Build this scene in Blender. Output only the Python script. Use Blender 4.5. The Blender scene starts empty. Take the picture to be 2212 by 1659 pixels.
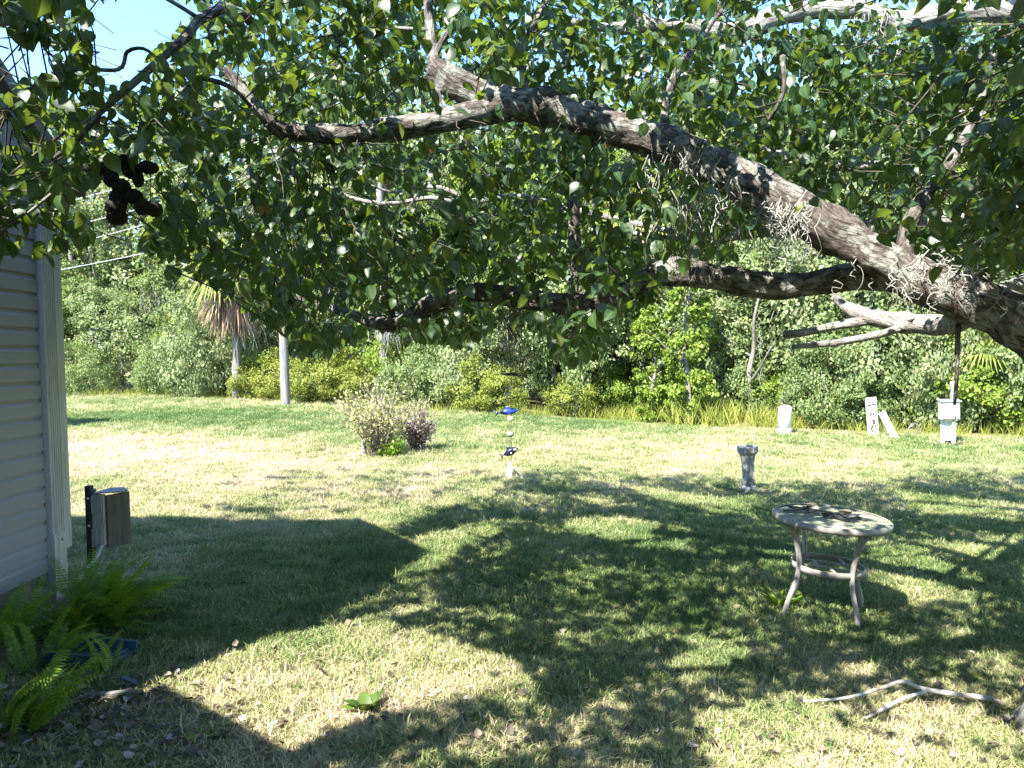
import bpy, bmesh, math, random
import numpy as np
from mathutils import Vector, Matrix, Euler, Quaternion

rng = np.random.default_rng(7)
random.seed(7)
SC = bpy.context.scene
COL = SC.collection
PI = math.pi

# ------------------------------------------------------------------ camera
CAM_LOC = Vector((0, 0, 1.65))
FPX = 773.0
PITCH, ROLL = math.radians(-2.07), math.radians(-1.15)
cam_d = bpy.data.cameras.new('camera')
cam = bpy.data.objects.new('camera', cam_d)
COL.objects.link(cam)
RM = (Matrix.Rotation(PI / 2 + PITCH, 3, 'X') @ Matrix.Rotation(ROLL, 3, 'Z'))
cam.matrix_world = Matrix.Translation(CAM_LOC) @ RM.to_4x4()
cam_d.sensor_fit = 'HORIZONTAL'
cam_d.angle = 2 * math.atan(512 / FPX)
cam_d.clip_start = 0.05
cam_d.clip_end = 2000
SC.camera = cam

# ------------------------------------------------------------------ light
SUN = (0.52, 0.72)                      # ground shift of a shadow per metre of height
sun_len = math.hypot(*SUN)
world = bpy.data.worlds.new('World')
SC.world = world
world.use_nodes = True
wn = world.node_tree
bg = wn.nodes['Background']
sky = wn.nodes.new('ShaderNodeTexSky')
sky.sky_type = 'NISHITA'
sky.sun_disc = False
sky.sun_elevation = math.atan(1 / sun_len)
sky.sun_rotation = math.atan2(-SUN[0], -SUN[1])
sky.air_density = 1.0
sky.dust_density = 0.15
sky.ozone_density = 3.0
hs = wn.nodes.new('ShaderNodeHueSaturation')
hs.inputs['Saturation'].default_value = 1.12
wn.links.new(sky.outputs[0], hs.inputs['Color'])
wn.links.new(hs.outputs[0], bg.inputs[0])
bg.inputs[1].default_value = 0.14
sd = bpy.data.lights.new('sun', 'SUN')
sd.energy = 5.0
sd.angle = math.radians(0.53)
sd.color = (1.0, 0.95, 0.86)
sun = bpy.data.objects.new('sun', sd)
COL.objects.link(sun)
sun.rotation_euler = Vector((SUN[0], SUN[1], -1)).to_track_quat('-Z', 'Y').to_euler()
sun.location = (-8, -10, 18)
SC.view_settings.view_transform = 'Standard'
SC.view_settings.look = 'None'
SC.view_settings.exposure = 2.2
SC.view_settings.gamma = 1
SC.view_settings.use_curve_mapping = False
SC.cycles.max_bounces = 7
SC.cycles.diffuse_bounces = 4
SC.cycles.transmission_bounces = 4
SC.cycles.transparent_max_bounces = 4
SC.cycles.use_denoising = True

# ------------------------------------------------------------------ projection helpers (photo px in a 2212 wide view)
K = 1024 / 2212
RMn = np.array(RM)
CL = np.array(CAM_LOC)


def P(u, v, d):
    x = (u * K - 512) / FPX
    y = -(v * K - 384) / FPX
    r = RMn @ np.array((x, y, -1.0))
    return Vector(CL + r * d)


def Pn(u, v, d):
    q = np.stack(((u * K - 512) / FPX, -(v * K - 384) / FPX, -np.ones_like(u)), 1)
    return CL + (q @ RMn.T) * d[:, None]


def proj(p):
    q = (np.asarray(p) - CL) @ RMn
    d = -q[:, 2]
    dd = np.where(np.abs(d) < 1e-4, 1e-4, d)
    return (q[:, 0] / dd * FPX + 512) / K, (384 - q[:, 1] / dd * FPX) / K, d


def zg(x, y):
    x = np.asarray(x, float)
    y = np.asarray(y, float)
    z = np.where(x > 0, -0.30 * (1 - np.exp(-np.maximum(x, 0) / 2.0)), 0.36 * (1 - np.exp(np.minimum(x + 2.6, 0) / 6.0)))
    z = z + 0.015 * np.sin(x * 0.9 + 1.3) * np.sin(y * 0.7) + 0.008 * np.sin(x * 2.3) * np.cos(y * 1.9 + 0.4)
    return z


def zf(x, y):
    return float(zg(x, y))


def G(u, v):
    x = (u * K - 512) / FPX
    y = -(v * K - 384) / FPX
    r = RMn @ np.array((x, y, -1.0))
    d = 8.0
    lo, hi = 1.0, 400.0
    for _ in range(50):
        m = (lo + hi) / 2
        p = CL + r * m
        if p[2] > zf(p[0], p[1]):
            lo = m
        else:
            hi = m
    p = CL + r * lo
    return Vector((p[0], p[1], zf(p[0], p[1])))


def inpoly(u, v, poly):
    c = np.zeros(len(u), bool)
    n = len(poly)
    for i in range(n):
        x1, y1 = poly[i]
        x2, y2 = poly[(i + 1) % n]
        if y1 == y2:
            continue
        cond = ((y1 > v) != (y2 > v)) & (u < (x2 - x1) * (v - y1) / (y2 - y1) + x1)
        c ^= cond
    return c


# ------------------------------------------------------------------ object helpers
def tag(o, label=None, cat=None, group=None, kind=None):
    if label:
        o['label'] = label
    if cat:
        o['category'] = cat
    if group:
        o['group'] = group
    if kind:
        o['kind'] = kind
    return o


def empty(name, loc, label, cat, group=None, rz=0):
    o = bpy.data.objects.new(name, None)
    COL.objects.link(o)
    o.location = loc
    o.rotation_euler = (0, 0, rz)
    o.empty_display_size = 0.1
    return tag(o, label, cat, group)


def link(name, me, parent=None, mat=None, loc=None):
    o = bpy.data.objects.new(name, me)
    COL.objects.link(o)
    if mat and not me.materials:
        me.materials.append(mat)
    if parent:
        o.parent = parent
    if loc is not None:
        o.location = loc
    return o


def world_parent(o, parent):
    """parent while keeping world-space mesh coordinates"""
    o.parent = parent
    o.matrix_parent_inverse = Matrix.LocRotScale(parent.location, parent.rotation_euler, parent.scale).inverted()
    return o


def mesh_np(name, V, faces, attrs=None, smooth=False, uv=None):
    """faces: list of int arrays (n,k)"""
    me = bpy.data.meshes.new(name)
    V = np.asarray(V, np.float32)
    me.vertices.add(len(V))
    me.vertices.foreach_set('co', V.ravel())
    faces = [np.asarray(f, np.int32) for f in faces if len(f)]
    nl = sum(f.size for f in faces)
    npoly = sum(len(f) for f in faces)
    me.loops.add(nl)
    me.polygons.add(npoly)
    idx = np.concatenate([f.ravel() for f in faces])
    tot = np.concatenate([np.full(len(f), f.shape[1], np.int32) for f in faces])
    st = np.concatenate(([0], np.cumsum(tot)[:-1])).astype(np.int32)
    me.loops.foreach_set('vertex_index', idx)
    me.polygons.foreach_set('loop_start', st)
    me.polygons.foreach_set('loop_total', tot)
    if smooth:
        me.polygons.foreach_set('use_smooth', np.ones(npoly, bool))
    if attrs:
        for k, a in attrs.items():
            at = me.attributes.new(k, 'FLOAT', 'POINT')
            at.data.foreach_set('value', np.asarray(a, np.float32))
    if uv is not None:
        ul = me.uv_layers.new(name='UVMap')
        ul.data.foreach_set('uv', np.asarray(uv, np.float32)[idx].ravel())
    me.update(calc_edges=True)
    me.validate()
    return me


def bm_mesh(name, bm, smooth=False):
    me = bpy.data.meshes.new(name)
    bm.normal_update()
    if smooth:
        for f in bm.faces:
            f.smooth = True
    bm.to_mesh(me)
    bm.free()
    return me


def box(bm, c, s, rot=None, bev=0.0):
    m = Matrix.Translation(Vector(c))
    if rot is not None:
        m = m @ (rot.to_matrix().to_4x4() if not isinstance(rot, Matrix) else rot.to_4x4())
    r = bmesh.ops.create_cube(bm, size=1.0, matrix=m @ Matrix.Diagonal((s[0], s[1], s[2], 1)))
    if bev > 0:
        es = set()
        for v in r['verts']:
            es.update(v.link_edges)
        bmesh.ops.bevel(bm, geom=list(es), offset=bev, segments=2, affect='EDGES', profile=0.6)
    return r


def lathe(bm, prof, n=24, c=(0, 0, 0), rfun=None):
    rings = []
    for (r, z) in prof:
        ring = []
        for k in range(n):
            a = 2 * PI * k / n
            rr = r * (rfun(a, z) if rfun else 1)
            ring.append(bm.verts.new((c[0] + rr * math.cos(a), c[1] + rr * math.sin(a), c[2] + z)))
        rings.append(ring)
    for a, b in zip(rings, rings[1:]):
        for k in range(n):
            bm.faces.new((a[k], a[(k + 1) % n], b[(k + 1) % n], b[k]))
    bm.faces.new(rings[0][::-1])
    bm.faces.new(rings[-1])
    return rings


def catmull(pts, step):
    pts = [np.asarray(p, float) for p in pts]
    out = []
    for i in range(len(pts) - 1):
        p0 = pts[max(i - 1, 0)]
        p1, p2 = pts[i], pts[i + 1]
        p3 = pts[min(i + 2, len(pts) - 1)]
        n = max(1, int(np.linalg.norm(p2[:3] - p1[:3]) / step))
        for k in range(n):
            t = k / n
            out.append(0.5 * ((2 * p1) + (-p0 + p2) * t + (2 * p0 - 5 * p1 + 4 * p2 - p3) * t * t + (-p0 + 3 * p1 - 3 * p2 + p3) * t ** 3))
    out.append(pts[-1])
    return np.array(out)


def tube_np(pts4, nseg=8, rough=0.0, seed=0, flat=1.0):
    """pts4: (n,4) xyz+radius. returns V, quads, uv"""
    p = np.asarray(pts4, float)
    n = len(p)
    t = np.gradient(p[:, :3], axis=0) if n > 2 else np.repeat((p[1:2, :3] - p[0:1, :3]), n, 0)
    t /= np.linalg.norm(t, axis=1)[:, None] + 1e-9
    nn = np.zeros((n, 3))
    ref = np.array((0, 0, 1.0)) if abs(t[0, 2]) < 0.9 else np.array((1.0, 0, 0))
    v = np.cross(t[0], ref)
    v /= np.linalg.norm(v)
    for i in range(n):
        v = v - t[i] * np.dot(v, t[i])
        v /= np.linalg.norm(v) + 1e-9
        nn[i] = v
    bb = np.cross(t, nn)
    a = np.arange(nseg) * 2 * PI / nseg
    rad = np.repeat(p[:, 3:4], nseg, 1)
    ln = np.concatenate(([0], np.cumsum(np.linalg.norm(np.diff(p[:, :3], axis=0), axis=1))))
    if rough > 0:
        r = np.random.default_rng(seed)
        w = np.zeros((n, nseg))
        for k in range(7):
            fa = r.integers(1, 6)
            fl = r.uniform(2, 14)
            w += np.sin(fa * a[None, :] + fl * ln[:, None] + r.uniform(0, 6)) / 7
        w2 = r.normal(0, 1, (n, nseg))
        w2 = (w2 + np.roll(w2, 1, 0) + np.roll(w2, -1, 0) + np.roll(w2, 2, 0)) / 2.0
        rad = rad * (1 + rough * w * 1.6 + rough * 0.35 * w2)
    V = p[:, None, :3] + rad[:, :, None] * (np.cos(a)[None, :, None] * nn[:, None, :] + flat * np.sin(a)[None, :, None] * bb[:, None, :])
    i = np.arange(n - 1)[:, None] * nseg
    k = np.arange(nseg)[None, :]
    k2 = (k + 1) % nseg
    q = np.stack((i + k, i + k2, i + nseg + k2, i + nseg + k), -1).reshape(-1, 4)
    uv = np.stack((np.repeat(a[None, :] / (2 * PI), n, 0) * np.maximum(p[:, 3:4] * 6.28, 0.02) * 1.0, np.repeat(ln[:, None], nseg, 1)), -1).reshape(-1, 2)
    return V.reshape(-1, 3), q, uv


class Bag:
    """gathers numpy pieces into one mesh"""
    def __init__(s):
        s.V, s.F, s.UV, s.A, s.n = [], {}, [], [], 0

    def add(s, V, faces, uv=None, a=0.5):
        for f in faces:
            f = np.asarray(f)
            if len(f):
                s.F.setdefault(f.shape[1], []).append(f + s.n)
        s.V.append(V)
        s.UV.append(uv if uv is not None else np.zeros((len(V), 2)))
        s.A.append(np.full(len(V), a) if np.isscalar(a) else a)
        s.n += len(V)

    def tube(s, pts4, nseg=5, rough=0.0, seed=0, a=0.5, cap=True):
        V, q, uv = tube_np(pts4, nseg, rough, seed)
        s.add(V, [q], uv, a)
        if cap:
            n0 = s.n - len(V)
            s.F.setdefault(nseg, []).append(np.array([np.arange(nseg)[::-1] + n0]))
            s.F.setdefault(nseg, []).append(np.array([np.arange(nseg) + s.n - nseg]))

    def mesh(s, name, smooth=False):
        return mesh_np(name, np.concatenate(s.V), [np.concatenate(f) for f in s.F.values()],
                       {'var': np.concatenate(s.A)}, smooth, np.concatenate(s.UV))


# leaf templates: (verts, faces)
def T_leaf(w=0.4, fold=0.1, droop=0.12, heart=True):
    V = np.array([(0, 0, 0), (-w * 0.95, 0.22, fold), (0, 0.3, 0), (w * 0.95, 0.22, fold),
                  (-w * 0.72, 0.58, fold * .6 - droop * .3), (0, 0.62, -droop * .35), (w * 0.72, 0.58, fold * .6 - droop * .3), (0, 1.0, -droop)], float)
    if heart:
        V[1, 1] -= 0.06
        V[3, 1] -= 0.06
    tri = np.array([(0, 2, 1), (0, 3, 2), (4, 5, 7), (5, 6, 7)])
    quad = np.array([(1, 2, 5, 4), (2, 3, 6, 5)])
    return V, [tri, quad]


LEAF = T_leaf()


def T_leaf_fine(w=0.37, fold=0.09, droop=0.14, twist=0.0):
    V = [(0, 0, 0), (0, 1.0, -droop)]
    for t, h in ((0.10, 0.62), (0.33, 1.0), (0.60, 0.80), (0.84, 0.34)):
        z = -droop * t * t + 0.05 * math.sin(t * 3)
        for sg in (-1, 0, 1):
            V.append((sg * w * h, t - 0.07 * abs(sg) * (t < 0.2), z + abs(sg) * fold * h * (1 - 0.4 * t) + sg * twist * t))
    tri, quad = [(0, 3, 2), (0, 4, 3), (11, 12, 1), (12, 13, 1)], []
    for k in range(3):
        a = 2 + 3 * k
        quad += [(a, a + 1, a + 4, a + 3), (a + 1, a + 2, a + 5, a + 4)]
    return np.array(V, float), [np.array(tri), np.array(quad)]


FINE = T_leaf_fine()
RIB = np.array([1, 1] + [0, 1, 0] * 4, float)
_d = np.array([(0, 0, 0), (-0.33, 0.45, 0.08), (0, 1, -0.05), (0.33, 0.45, 0.08)], float)
DIAMOND = (_d, [np.array([(0, 2, 1), (0, 3, 2)])])
_c = np.array([(0, 0, 0), (-0.33, 0.25, 0.06), (-0.30, 0.7, 0.0), (0, 1, -0.08), (0.30, 0.7, 0.0), (0.33, 0.25, 0.06)], float)
OVAL = (_c, [np.array([(0, 3, 2, 1), (0, 5, 4, 3)])])


def frames(tip, nrm):
    y = tip / (np.linalg.norm(tip, axis=1)[:, None] + 1e-9)
    z = nrm - y * np.sum(nrm * y, 1)[:, None]
    z /= np.linalg.norm(z, axis=1)[:, None] + 1e-9
    x = np.cross(y, z)
    return x, y, z


def leaves_np(tmpl, pos, tip, nrm, size):
    V0, F0 = tmpl
    x, y, z = frames(tip, nrm)
    V = pos[:, None, :] + size[:, None, None] * (V0[None, :, 0:1] * x[:, None, :] + V0[None, :, 1:2] * y[:, None, :] + V0[None, :, 2:3] * z[:, None, :])
    n, k = len(pos), len(V0)
    F = [(f[None, :, :] + (np.arange(n) * k)[:, None, None]).reshape(-1, f.shape[1]) for f in F0]
    return V.reshape(-1, 3), F, k


def leaf_mesh(name, tmpl, pos, tip, nrm, size, var, smooth=False):
    V, F, k = leaves_np(tmpl, pos, tip, nrm, size)
    at = {'var': np.repeat(var, k)}
    if k == 14:
        at['rib'] = np.tile(RIB, len(pos))
    return mesh_np(name, V, F, at, smooth)


def rand_dirs(n, r=rng):
    v = r.normal(0, 1, (n, 3))
    return v / np.linalg.norm(v, axis=1)[:, None]


# ------------------------------------------------------------------ materials
class NT:
    def __init__(s, name):
        s.m = bpy.data.materials.new(name)
        s.m.use_nodes = True
        s.t = s.m.node_tree
        s.b = s.t.nodes['Principled BSDF']
        s.out = s.t.nodes['Material Output']

    def n(s, typ, ins=None, **kw):
        nd = s.t.nodes.new(typ)
        for k, v in kw.items():
            setattr(nd, k, v)
        for k, v in (ins or {}).items():
            if hasattr(v, 'is_output') or isinstance(v, bpy.types.NodeSocket):
                s.t.links.new(v, nd.inputs[k])
            else:
                nd.inputs[k].default_value = v
        return nd

    def l(s, a, b):
        s.t.links.new(a, b)

    def ramp(s, fac, stops):
        r = s.n('ShaderNodeValToRGB', {0: fac})
        e = r.color_ramp.elements
        while len(e) < len(stops):
            e.new(0.5)
        for el, (p, c) in zip(e, stops):
            el.position = p
            el.color = (*c, 1) if len(c) == 3 else c
        return r.outputs[0]

    def mix(s, fac, a, b, bt='MIX'):
        m = s.n('ShaderNodeMix', data_type='RGBA', blend_type=bt)
        for i, v in ((0, fac), (6, a), (7, b)):
            if isinstance(v, bpy.types.NodeSocket):
                s.l(v, m.inputs[i])
            else:
                m.inputs[i].default_value = v if not isinstance(v, tuple) else (*v, 1)
        return m.outputs[2]


def mat(name, stops, scale=6.0, rough=0.8, bump=0.0, bscale=40.0, stretch=(1, 1, 1), spec=0.3, detail=6.0, coord='Object', metal=0.0, bdist=0.01):
    t = NT(name)
    tc = t.n('ShaderNodeTexCoord')
    mp = t.n('ShaderNodeMapping', {0: tc.outputs[coord], 3: stretch})
    nz = t.n('ShaderNodeTexNoise', {'Vector': mp.outputs[0], 'Scale': scale, 'Detail': detail, 'Roughness': 0.62})
    c = t.ramp(nz.outputs[0], stops)
    t.l(c, t.b.inputs['Base Color'])
    t.b.inputs['Roughness'].default_value = rough
    t.b.inputs['Specular IOR Level'].default_value = spec
    t.b.inputs['Metallic'].default_value = metal
    if bump > 0:
        nb = t.n('ShaderNodeTexNoise', {'Vector': mp.outputs[0], 'Scale': bscale, 'Detail': 5.0})
        b = t.n('ShaderNodeBump', {'Strength': bump, 'Distance': bdist, 'Height': nb.outputs[0]})
        t.l(b.outputs[0], t.b.inputs['Normal'])
    return t.m


def leafmat(name, stops, trans=0.35, rough=0.45, spec=0.4, tcol=(0.25, 0.36, 0.04), tmix=0.5):
    t = NT(name)
    a = t.n('ShaderNodeAttribute', attribute_name='var')
    c = t.ramp(a.outputs['Fac'], stops)
    t.l(c, t.b.inputs['Base Color'])
    t.b.inputs['Roughness'].default_value = rough
    t.b.inputs['Specular IOR Level'].default_value = spec
    tr = t.n('ShaderNodeBsdfTranslucent', {0: t.mix(tmix, c, tcol)})
    mx = t.n('ShaderNodeMixShader', {0: trans, 1: t.b.outputs[0], 2: tr.outputs[0]})
    t.l(mx.outputs[0], t.out.inputs[0])
    return t.m


def barkmat(name, c_dark, c_mid, c_light, lichen=(0.4, 0.42, 0.37), lam=0.55, sx=34, sy=17, bump=1.0):
    t = NT(name)
    uv = t.n('ShaderNodeUVMap', uv_map='UVMap')
    mp = t.n('ShaderNodeMapping', {0: uv.outputs[0], 3: (sx, sy, 1)})
    geo = t.n('ShaderNodeTexCoord')
    wob = t.n('ShaderNodeTexNoise', {'Vector': mp.outputs[0], 'Scale': 1.5, 'Detail': 3.0})
    wv = t.n('ShaderNodeMixRGB', {0: 0.45, 1: mp.outputs[0], 2: wob.outputs[1]})
    vo = t.n('ShaderNodeTexVoronoi', {'Vector': wv.outputs[0], 'Scale': 1.3}, feature='DISTANCE_TO_EDGE')
    fine = t.n('ShaderNodeTexNoise', {'Vector': mp.outputs[0], 'Scale': 3.0, 'Detail': 8.0, 'Roughness': 0.7})
    big = t.n('ShaderNodeTexNoise', {'Vector': geo.outputs['Object'], 'Scale': 9.0, 'Detail': 5.0})
    h0_ = t.n('ShaderNodeMath', {0: vo.outputs[0], 1: 0.30}, operation='DIVIDE', use_clamp=True)
    rid = t.n('ShaderNodeTexNoise', {'Vector': t.n('ShaderNodeMapping', {0: uv.outputs[0], 3: (sx * 1.7, sy * 0.45, 1)}).outputs[0], 'Scale': 1.0, 'Detail': 7.0, 'Roughness': 0.68})
    rid2 = t.n('ShaderNodeMapRange', {0: rid.outputs[0], 1: 0.36, 2: 0.62})
    h = t.n('ShaderNodeMath', {0: h0_.outputs[0], 1: 0.45, 2: 0.0}, operation='MULTIPLY')
    h = t.n('ShaderNodeMath', {0: rid2.outputs[0], 1: 0.55, 2: h.outputs[0]}, operation='MULTIPLY_ADD')
    h2 = t.n('ShaderNodeMath', {0: h.outputs[0], 1: fine.outputs[0]}, operation='MULTIPLY')
    c = t.ramp(h2.outputs[0], [(0.02, c_dark), (0.28, c_mid), (0.6, c_light)])
    li = t.n('ShaderNodeMath', {0: big.outputs[0], 1: lam}, operation='GREATER_THAN')
    li2 = t.n('ShaderNodeMath', {0: li.outputs[0], 1: h.outputs[0]}, operation='MULTIPLY')
    li3 = t.n('ShaderNodeMath', {0: li2.outputs[0], 1: 0.75}, operation='MULTIPLY')
    c2 = t.mix(li3.outputs[0], c, lichen)
    t.l(c2, t.b.inputs['Base Color'])
    t.b.inputs['Roughness'].default_value = 0.95
    t.b.inputs['Specular IOR Level'].default_value = 0.15
    b = t.n('ShaderNodeBump', {'Strength': bump, 'Distance': 0.02, 'Height': h2.outputs[0]})
    t.l(b.outputs[0], t.b.inputs['Normal'])
    return t.m


MAT = {}


def canopy_leafmat():
    t = NT('canopy_leaf')
    a = t.n('ShaderNodeAttribute', attribute_name='var')
    rb = t.n('ShaderNodeAttribute', attribute_name='rib')
    c = t.ramp(a.outputs['Fac'], [(0.0, (0.012, 0.034, 0.014)), (0.45, (0.025, 0.062, 0.02)), (0.8, (0.05, 0.10, 0.025)), (0.97, (0.12, 0.15, 0.03)), (1.0, (0.28, 0.12, 0.03))])
    p = t.n('ShaderNodeMath', {0: rb.outputs['Fac'], 1: 7.0}, operation='POWER')
    p2 = t.n('ShaderNodeMath', {0: p.outputs[0], 1: 0.45}, operation='MULTIPLY')
    c2 = t.mix(p2.outputs[0], c, (0.16, 0.2, 0.07))
    t.l(c2, t.b.inputs['Base Color'])
    t.b.inputs['Roughness'].default_value = 0.42
    t.b.inputs['Specular IOR Level'].default_value = 0.5
    tr = t.n('ShaderNodeBsdfTranslucent', {0: t.mix(0.65, c2, (0.36, 0.5, 0.05))})
    mx = t.n('ShaderNodeMixShader', {0: 0.29, 1: t.b.outputs[0], 2: tr.outputs[0]})
    t.l(mx.outputs[0], t.out.inputs[0])
    return t.m


MAT['leaf'] = canopy_leafmat()
MAT['wood_leaf'] = leafmat('woodland_leaf', [(0.0, (0.08, 0.13, 0.045)), (0.5, (0.17, 0.235, 0.085)), (1.0, (0.32, 0.36, 0.16))], 0.4, 0.5, 0.3, (0.3, 0.38, 0.08), 0.5)
MAT['grey_leaf'] = leafmat('grey_green_leaf', [(0.0, (0.11, 0.15, 0.07)), (0.5, (0.23, 0.28, 0.12)), (1.0, (0.39, 0.42, 0.22))], 0.4, 0.5, 0.3, (0.3, 0.36, 0.14), 0.5)
MAT['lime_leaf'] = leafmat('lime_leaf', [(0.0, (0.09, 0.15, 0.02)), (0.5, (0.17, 0.25, 0.035)), (1.0, (0.28, 0.34, 0.07))], 0.35, 0.5, 0.3, (0.32, 0.4, 0.04), 0.5)
MAT['yellow_leaf'] = leafmat('yellow_shrub_leaf', [(0.0, (0.10, 0.14, 0.025)), (0.5, (0.2, 0.235, 0.045)), (1.0, (0.33, 0.33, 0.08))], 0.3, 0.6, 0.2, (0.4, 0.42, 0.04), 0.5)
MAT['straw_leaf'] = leafmat('pale_bush_leaf', [(0.0, (0.18, 0.21, 0.07)), (0.5, (0.33, 0.34, 0.14)), (1.0, (0.48, 0.46, 0.24))], 0.3, 0.7, 0.2, (0.4, 0.4, 0.1), 0.5)
MAT['dead_leaf'] = leafmat('dead_twig', [(0.0, (0.08, 0.06, 0.055)), (0.5, (0.22, 0.18, 0.16)), (1.0, (0.42, 0.37, 0.34))], 0.15, 0.8, 0.2, (0.3, 0.2, 0.1), 0.5)
MAT['fern'] = leafmat('fern_green', [(0.0, (0.045, 0.115, 0.014)), (0.5, (0.12, 0.23, 0.02)), (1.0, (0.28, 0.39, 0.04))], 0.4, 0.5, 0.35, (0.25, 0.4, 0.02), 0.5)
MAT['palm'] = leafmat('palm_frond', [(0.0, (0.08, 0.13, 0.025)), (0.5, (0.22, 0.27, 0.06)), (1.0, (0.42, 0.42, 0.12))], 0.3, 0.5, 0.3, (0.35, 0.35, 0.06), 0.5)
MAT['palm_dead'] = leafmat('dead_palm_frond', [(0.0, (0.16, 0.09, 0.06)), (0.5, (0.30, 0.2, 0.14)), (1.0, (0.5, 0.38, 0.28))], 0.2, 0.8, 0.1, (0.4, 0.25, 0.1), 0.4)
MAT['moss'] = leafmat('hanging_moss', [(0.0, (0.17, 0.17, 0.14)), (0.5, (0.33, 0.33, 0.29)), (1.0, (0.52, 0.52, 0.47))], 0.25, 0.9, 0.05, (0.4, 0.4, 0.34), 0.3)
MAT['deadwood'] = mat('pale_dead_wood', [(0.35, (0.26, 0.2, 0.16)), (0.5, (0.4, 0.37, 0.33)), (0.6, (0.5, 0.47, 0.43))], 9, 0.9, 0.4, 60)
MAT['litter'] = leafmat('fallen_leaf', [(0.0, (0.05, 0.042, 0.03)), (0.4, (0.12, 0.095, 0.07)), (0.75, (0.22, 0.175, 0.13)), (0.9, (0.36, 0.33, 0.32)), (1.0, (0.4, 0.34, 0.12))], 0.15, 0.6, 0.3, (0.4, 0.2, 0.08), 0.4)
MAT['bark'] = barkmat('limb_bark', (0.022, 0.018, 0.015), (0.12, 0.104, 0.09), (0.27, 0.25, 0.225), lam=0.52)
MAT['bark_grey_sunlit'] = barkmat('grey_sunlit_bark', (0.09, 0.082, 0.075), (0.28, 0.26, 0.24), (0.5, 0.48, 0.45), lam=0.5, sx=36, sy=12)  # grey bark, lightened in colour to stand in for sun on the boughs
MAT['twig'] = mat('twig_bark', [(0.3, (0.03, 0.026, 0.02)), (0.7, (0.10, 0.085, 0.065))], 12)
MAT['wtrunk'] = mat('woodland_bark', [(0.3, (0.08, 0.07, 0.06)), (0.7, (0.30, 0.28, 0.25))], 4, bump=0.6, bscale=12, stretch=(3, 3, 0.6))
MAT['pole'] = mat('weathered_pole', [(0.3, (0.10, 0.095, 0.09)), (0.7, (0.26, 0.25, 0.235))], 5, 0.9, 0.5, 14, (4, 4, 0.25))


# ------------------------------------------------------------------ ground
def dry_at(x, y):
    d = 0.42 + 0.16 * np.sin(x * 0.55 + 0.5 * np.sin(y * 0.4)) * np.sin(y * 0.47 + 1.0) + 0.12 * np.sin(x * 1.7 + y * 1.1) * np.sin(y * 2.1 - x * .6)
    d = d + 0.38 * np.exp(-(((x + 5.5) / 4.2) ** 2 + ((y - 12.5) / 2.6) ** 2))       # tan patch on the rise
    d = d - 0.35 * np.exp(-(((x + 6) / 8) ** 2 + ((y - 20) / 3.0) ** 2))
    d = d - 0.22 * np.exp(-(((x + 2.0) / 1.6) ** 2 + ((y - 6.6) / 2.2) ** 2))      # lush by the shed
    d = d - 0.15 * np.exp(-(((x - 1.0) / 2.5) ** 2 + ((y - 6.5) / 2.0) ** 2))
    d = d + 0.09 - 0.12 * np.exp(-(((x - 0.6) / 1.5) ** 2 + ((y - 4.4) / 1.2) ** 2)) + 0.08 * np.exp(-(((x - 1.3) / 1.6) ** 2 + ((y - 3.3) / 0.8) ** 2)) + 0.28 * np.exp(-(((x + 0.6) / 1.3) ** 2 + ((y - 3.8) / 0.7) ** 2))
    return np.clip(d, 0, 1)


def build_ground():
    ax = np.concatenate((-np.geomspace(600, 42, 12), np.linspace(-40, -8, 50), np.arange(-7.8, 8.0, 0.2), np.linspace(8.2, 40, 50), np.geomspace(42, 600, 12)))
    ay = np.concatenate((-np.geomspace(600, 12, 14), np.linspace(-11, 0, 20), np.arange(0.2, 16, 0.2), np.linspace(16.4, 60, 70), np.geomspace(64, 900, 14)))
    X, Y = np.meshgrid(ax, ay, indexing='ij')
    Z = zg(X, Y)
    V = np.stack((X, Y, Z), -1).reshape(-1, 3)
    n, m = X.shape
    i = np.arange(n - 1)[:, None] * m + np.arange(m - 1)[None, :]
    q = np.stack((i, i + m, i + m + 1, i + 1), -1).reshape(-1, 4)
    me = mesh_np('lawn', V, [q], {'dry': dry_at(V[:, 0], V[:, 1])}, True)
    t = NT('lawn_soil')
    geo = t.n('ShaderNodeNewGeometry')
    at = t.n('ShaderNodeAttribute', attribute_name='dry')
    n1 = t.n('ShaderNodeTexNoise', {'Vector': geo.outputs['Position'], 'Scale': 26.0, 'Detail': 8.0, 'Roughness': 0.75})
    n2 = t.n('ShaderNodeTexNoise', {'Vector': geo.outputs['Position'], 'Scale': 2.2, 'Detail': 6.0, 'Roughness': 0.65})
    s = t.n('ShaderNodeMath', {0: n2.outputs[0], 1: -0.5}, operation='ADD')
    s2 = t.n('ShaderNodeMath', {0: s.outputs[0], 1: 1.1, 2: at.outputs['Fac']}, operation='MULTIPLY_ADD')
    green = t.ramp(n1.outputs[0], [(0.3, (0.03, 0.05, 0.015)), (0.55, (0.10, 0.15, 0.035)), (0.75, (0.20, 0.24, 0.07))])
    tan = t.ramp(n1.outputs[0], [(0.3, (0.09, 0.07, 0.04)), (0.55, (0.27, 0.23, 0.11)), (0.75, (0.42, 0.36, 0.2))])
    rr = t.ramp(s2.outputs[0], [(0.25, (0, 0, 0)), (0.7, (1, 1, 1))])
    c = t.mix(rr, green, tan)
    t.l(c, t.b.inputs['Base Color'])
    t.b.inputs['Roughness'].default_value = 1.0
    t.b.inputs['Specular IOR Level'].default_value = 0.05
    b = t.n('ShaderNodeBump', {'Strength': 0.8, 'Distance': 0.03, 'Height': n1.outputs[0]})
    t.l(b.outputs[0], t.b.inputs['Normal'])
    o = link('lawn', me, None, t.m)
    tag(o, kind='structure')
    return o


build_ground()


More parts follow.
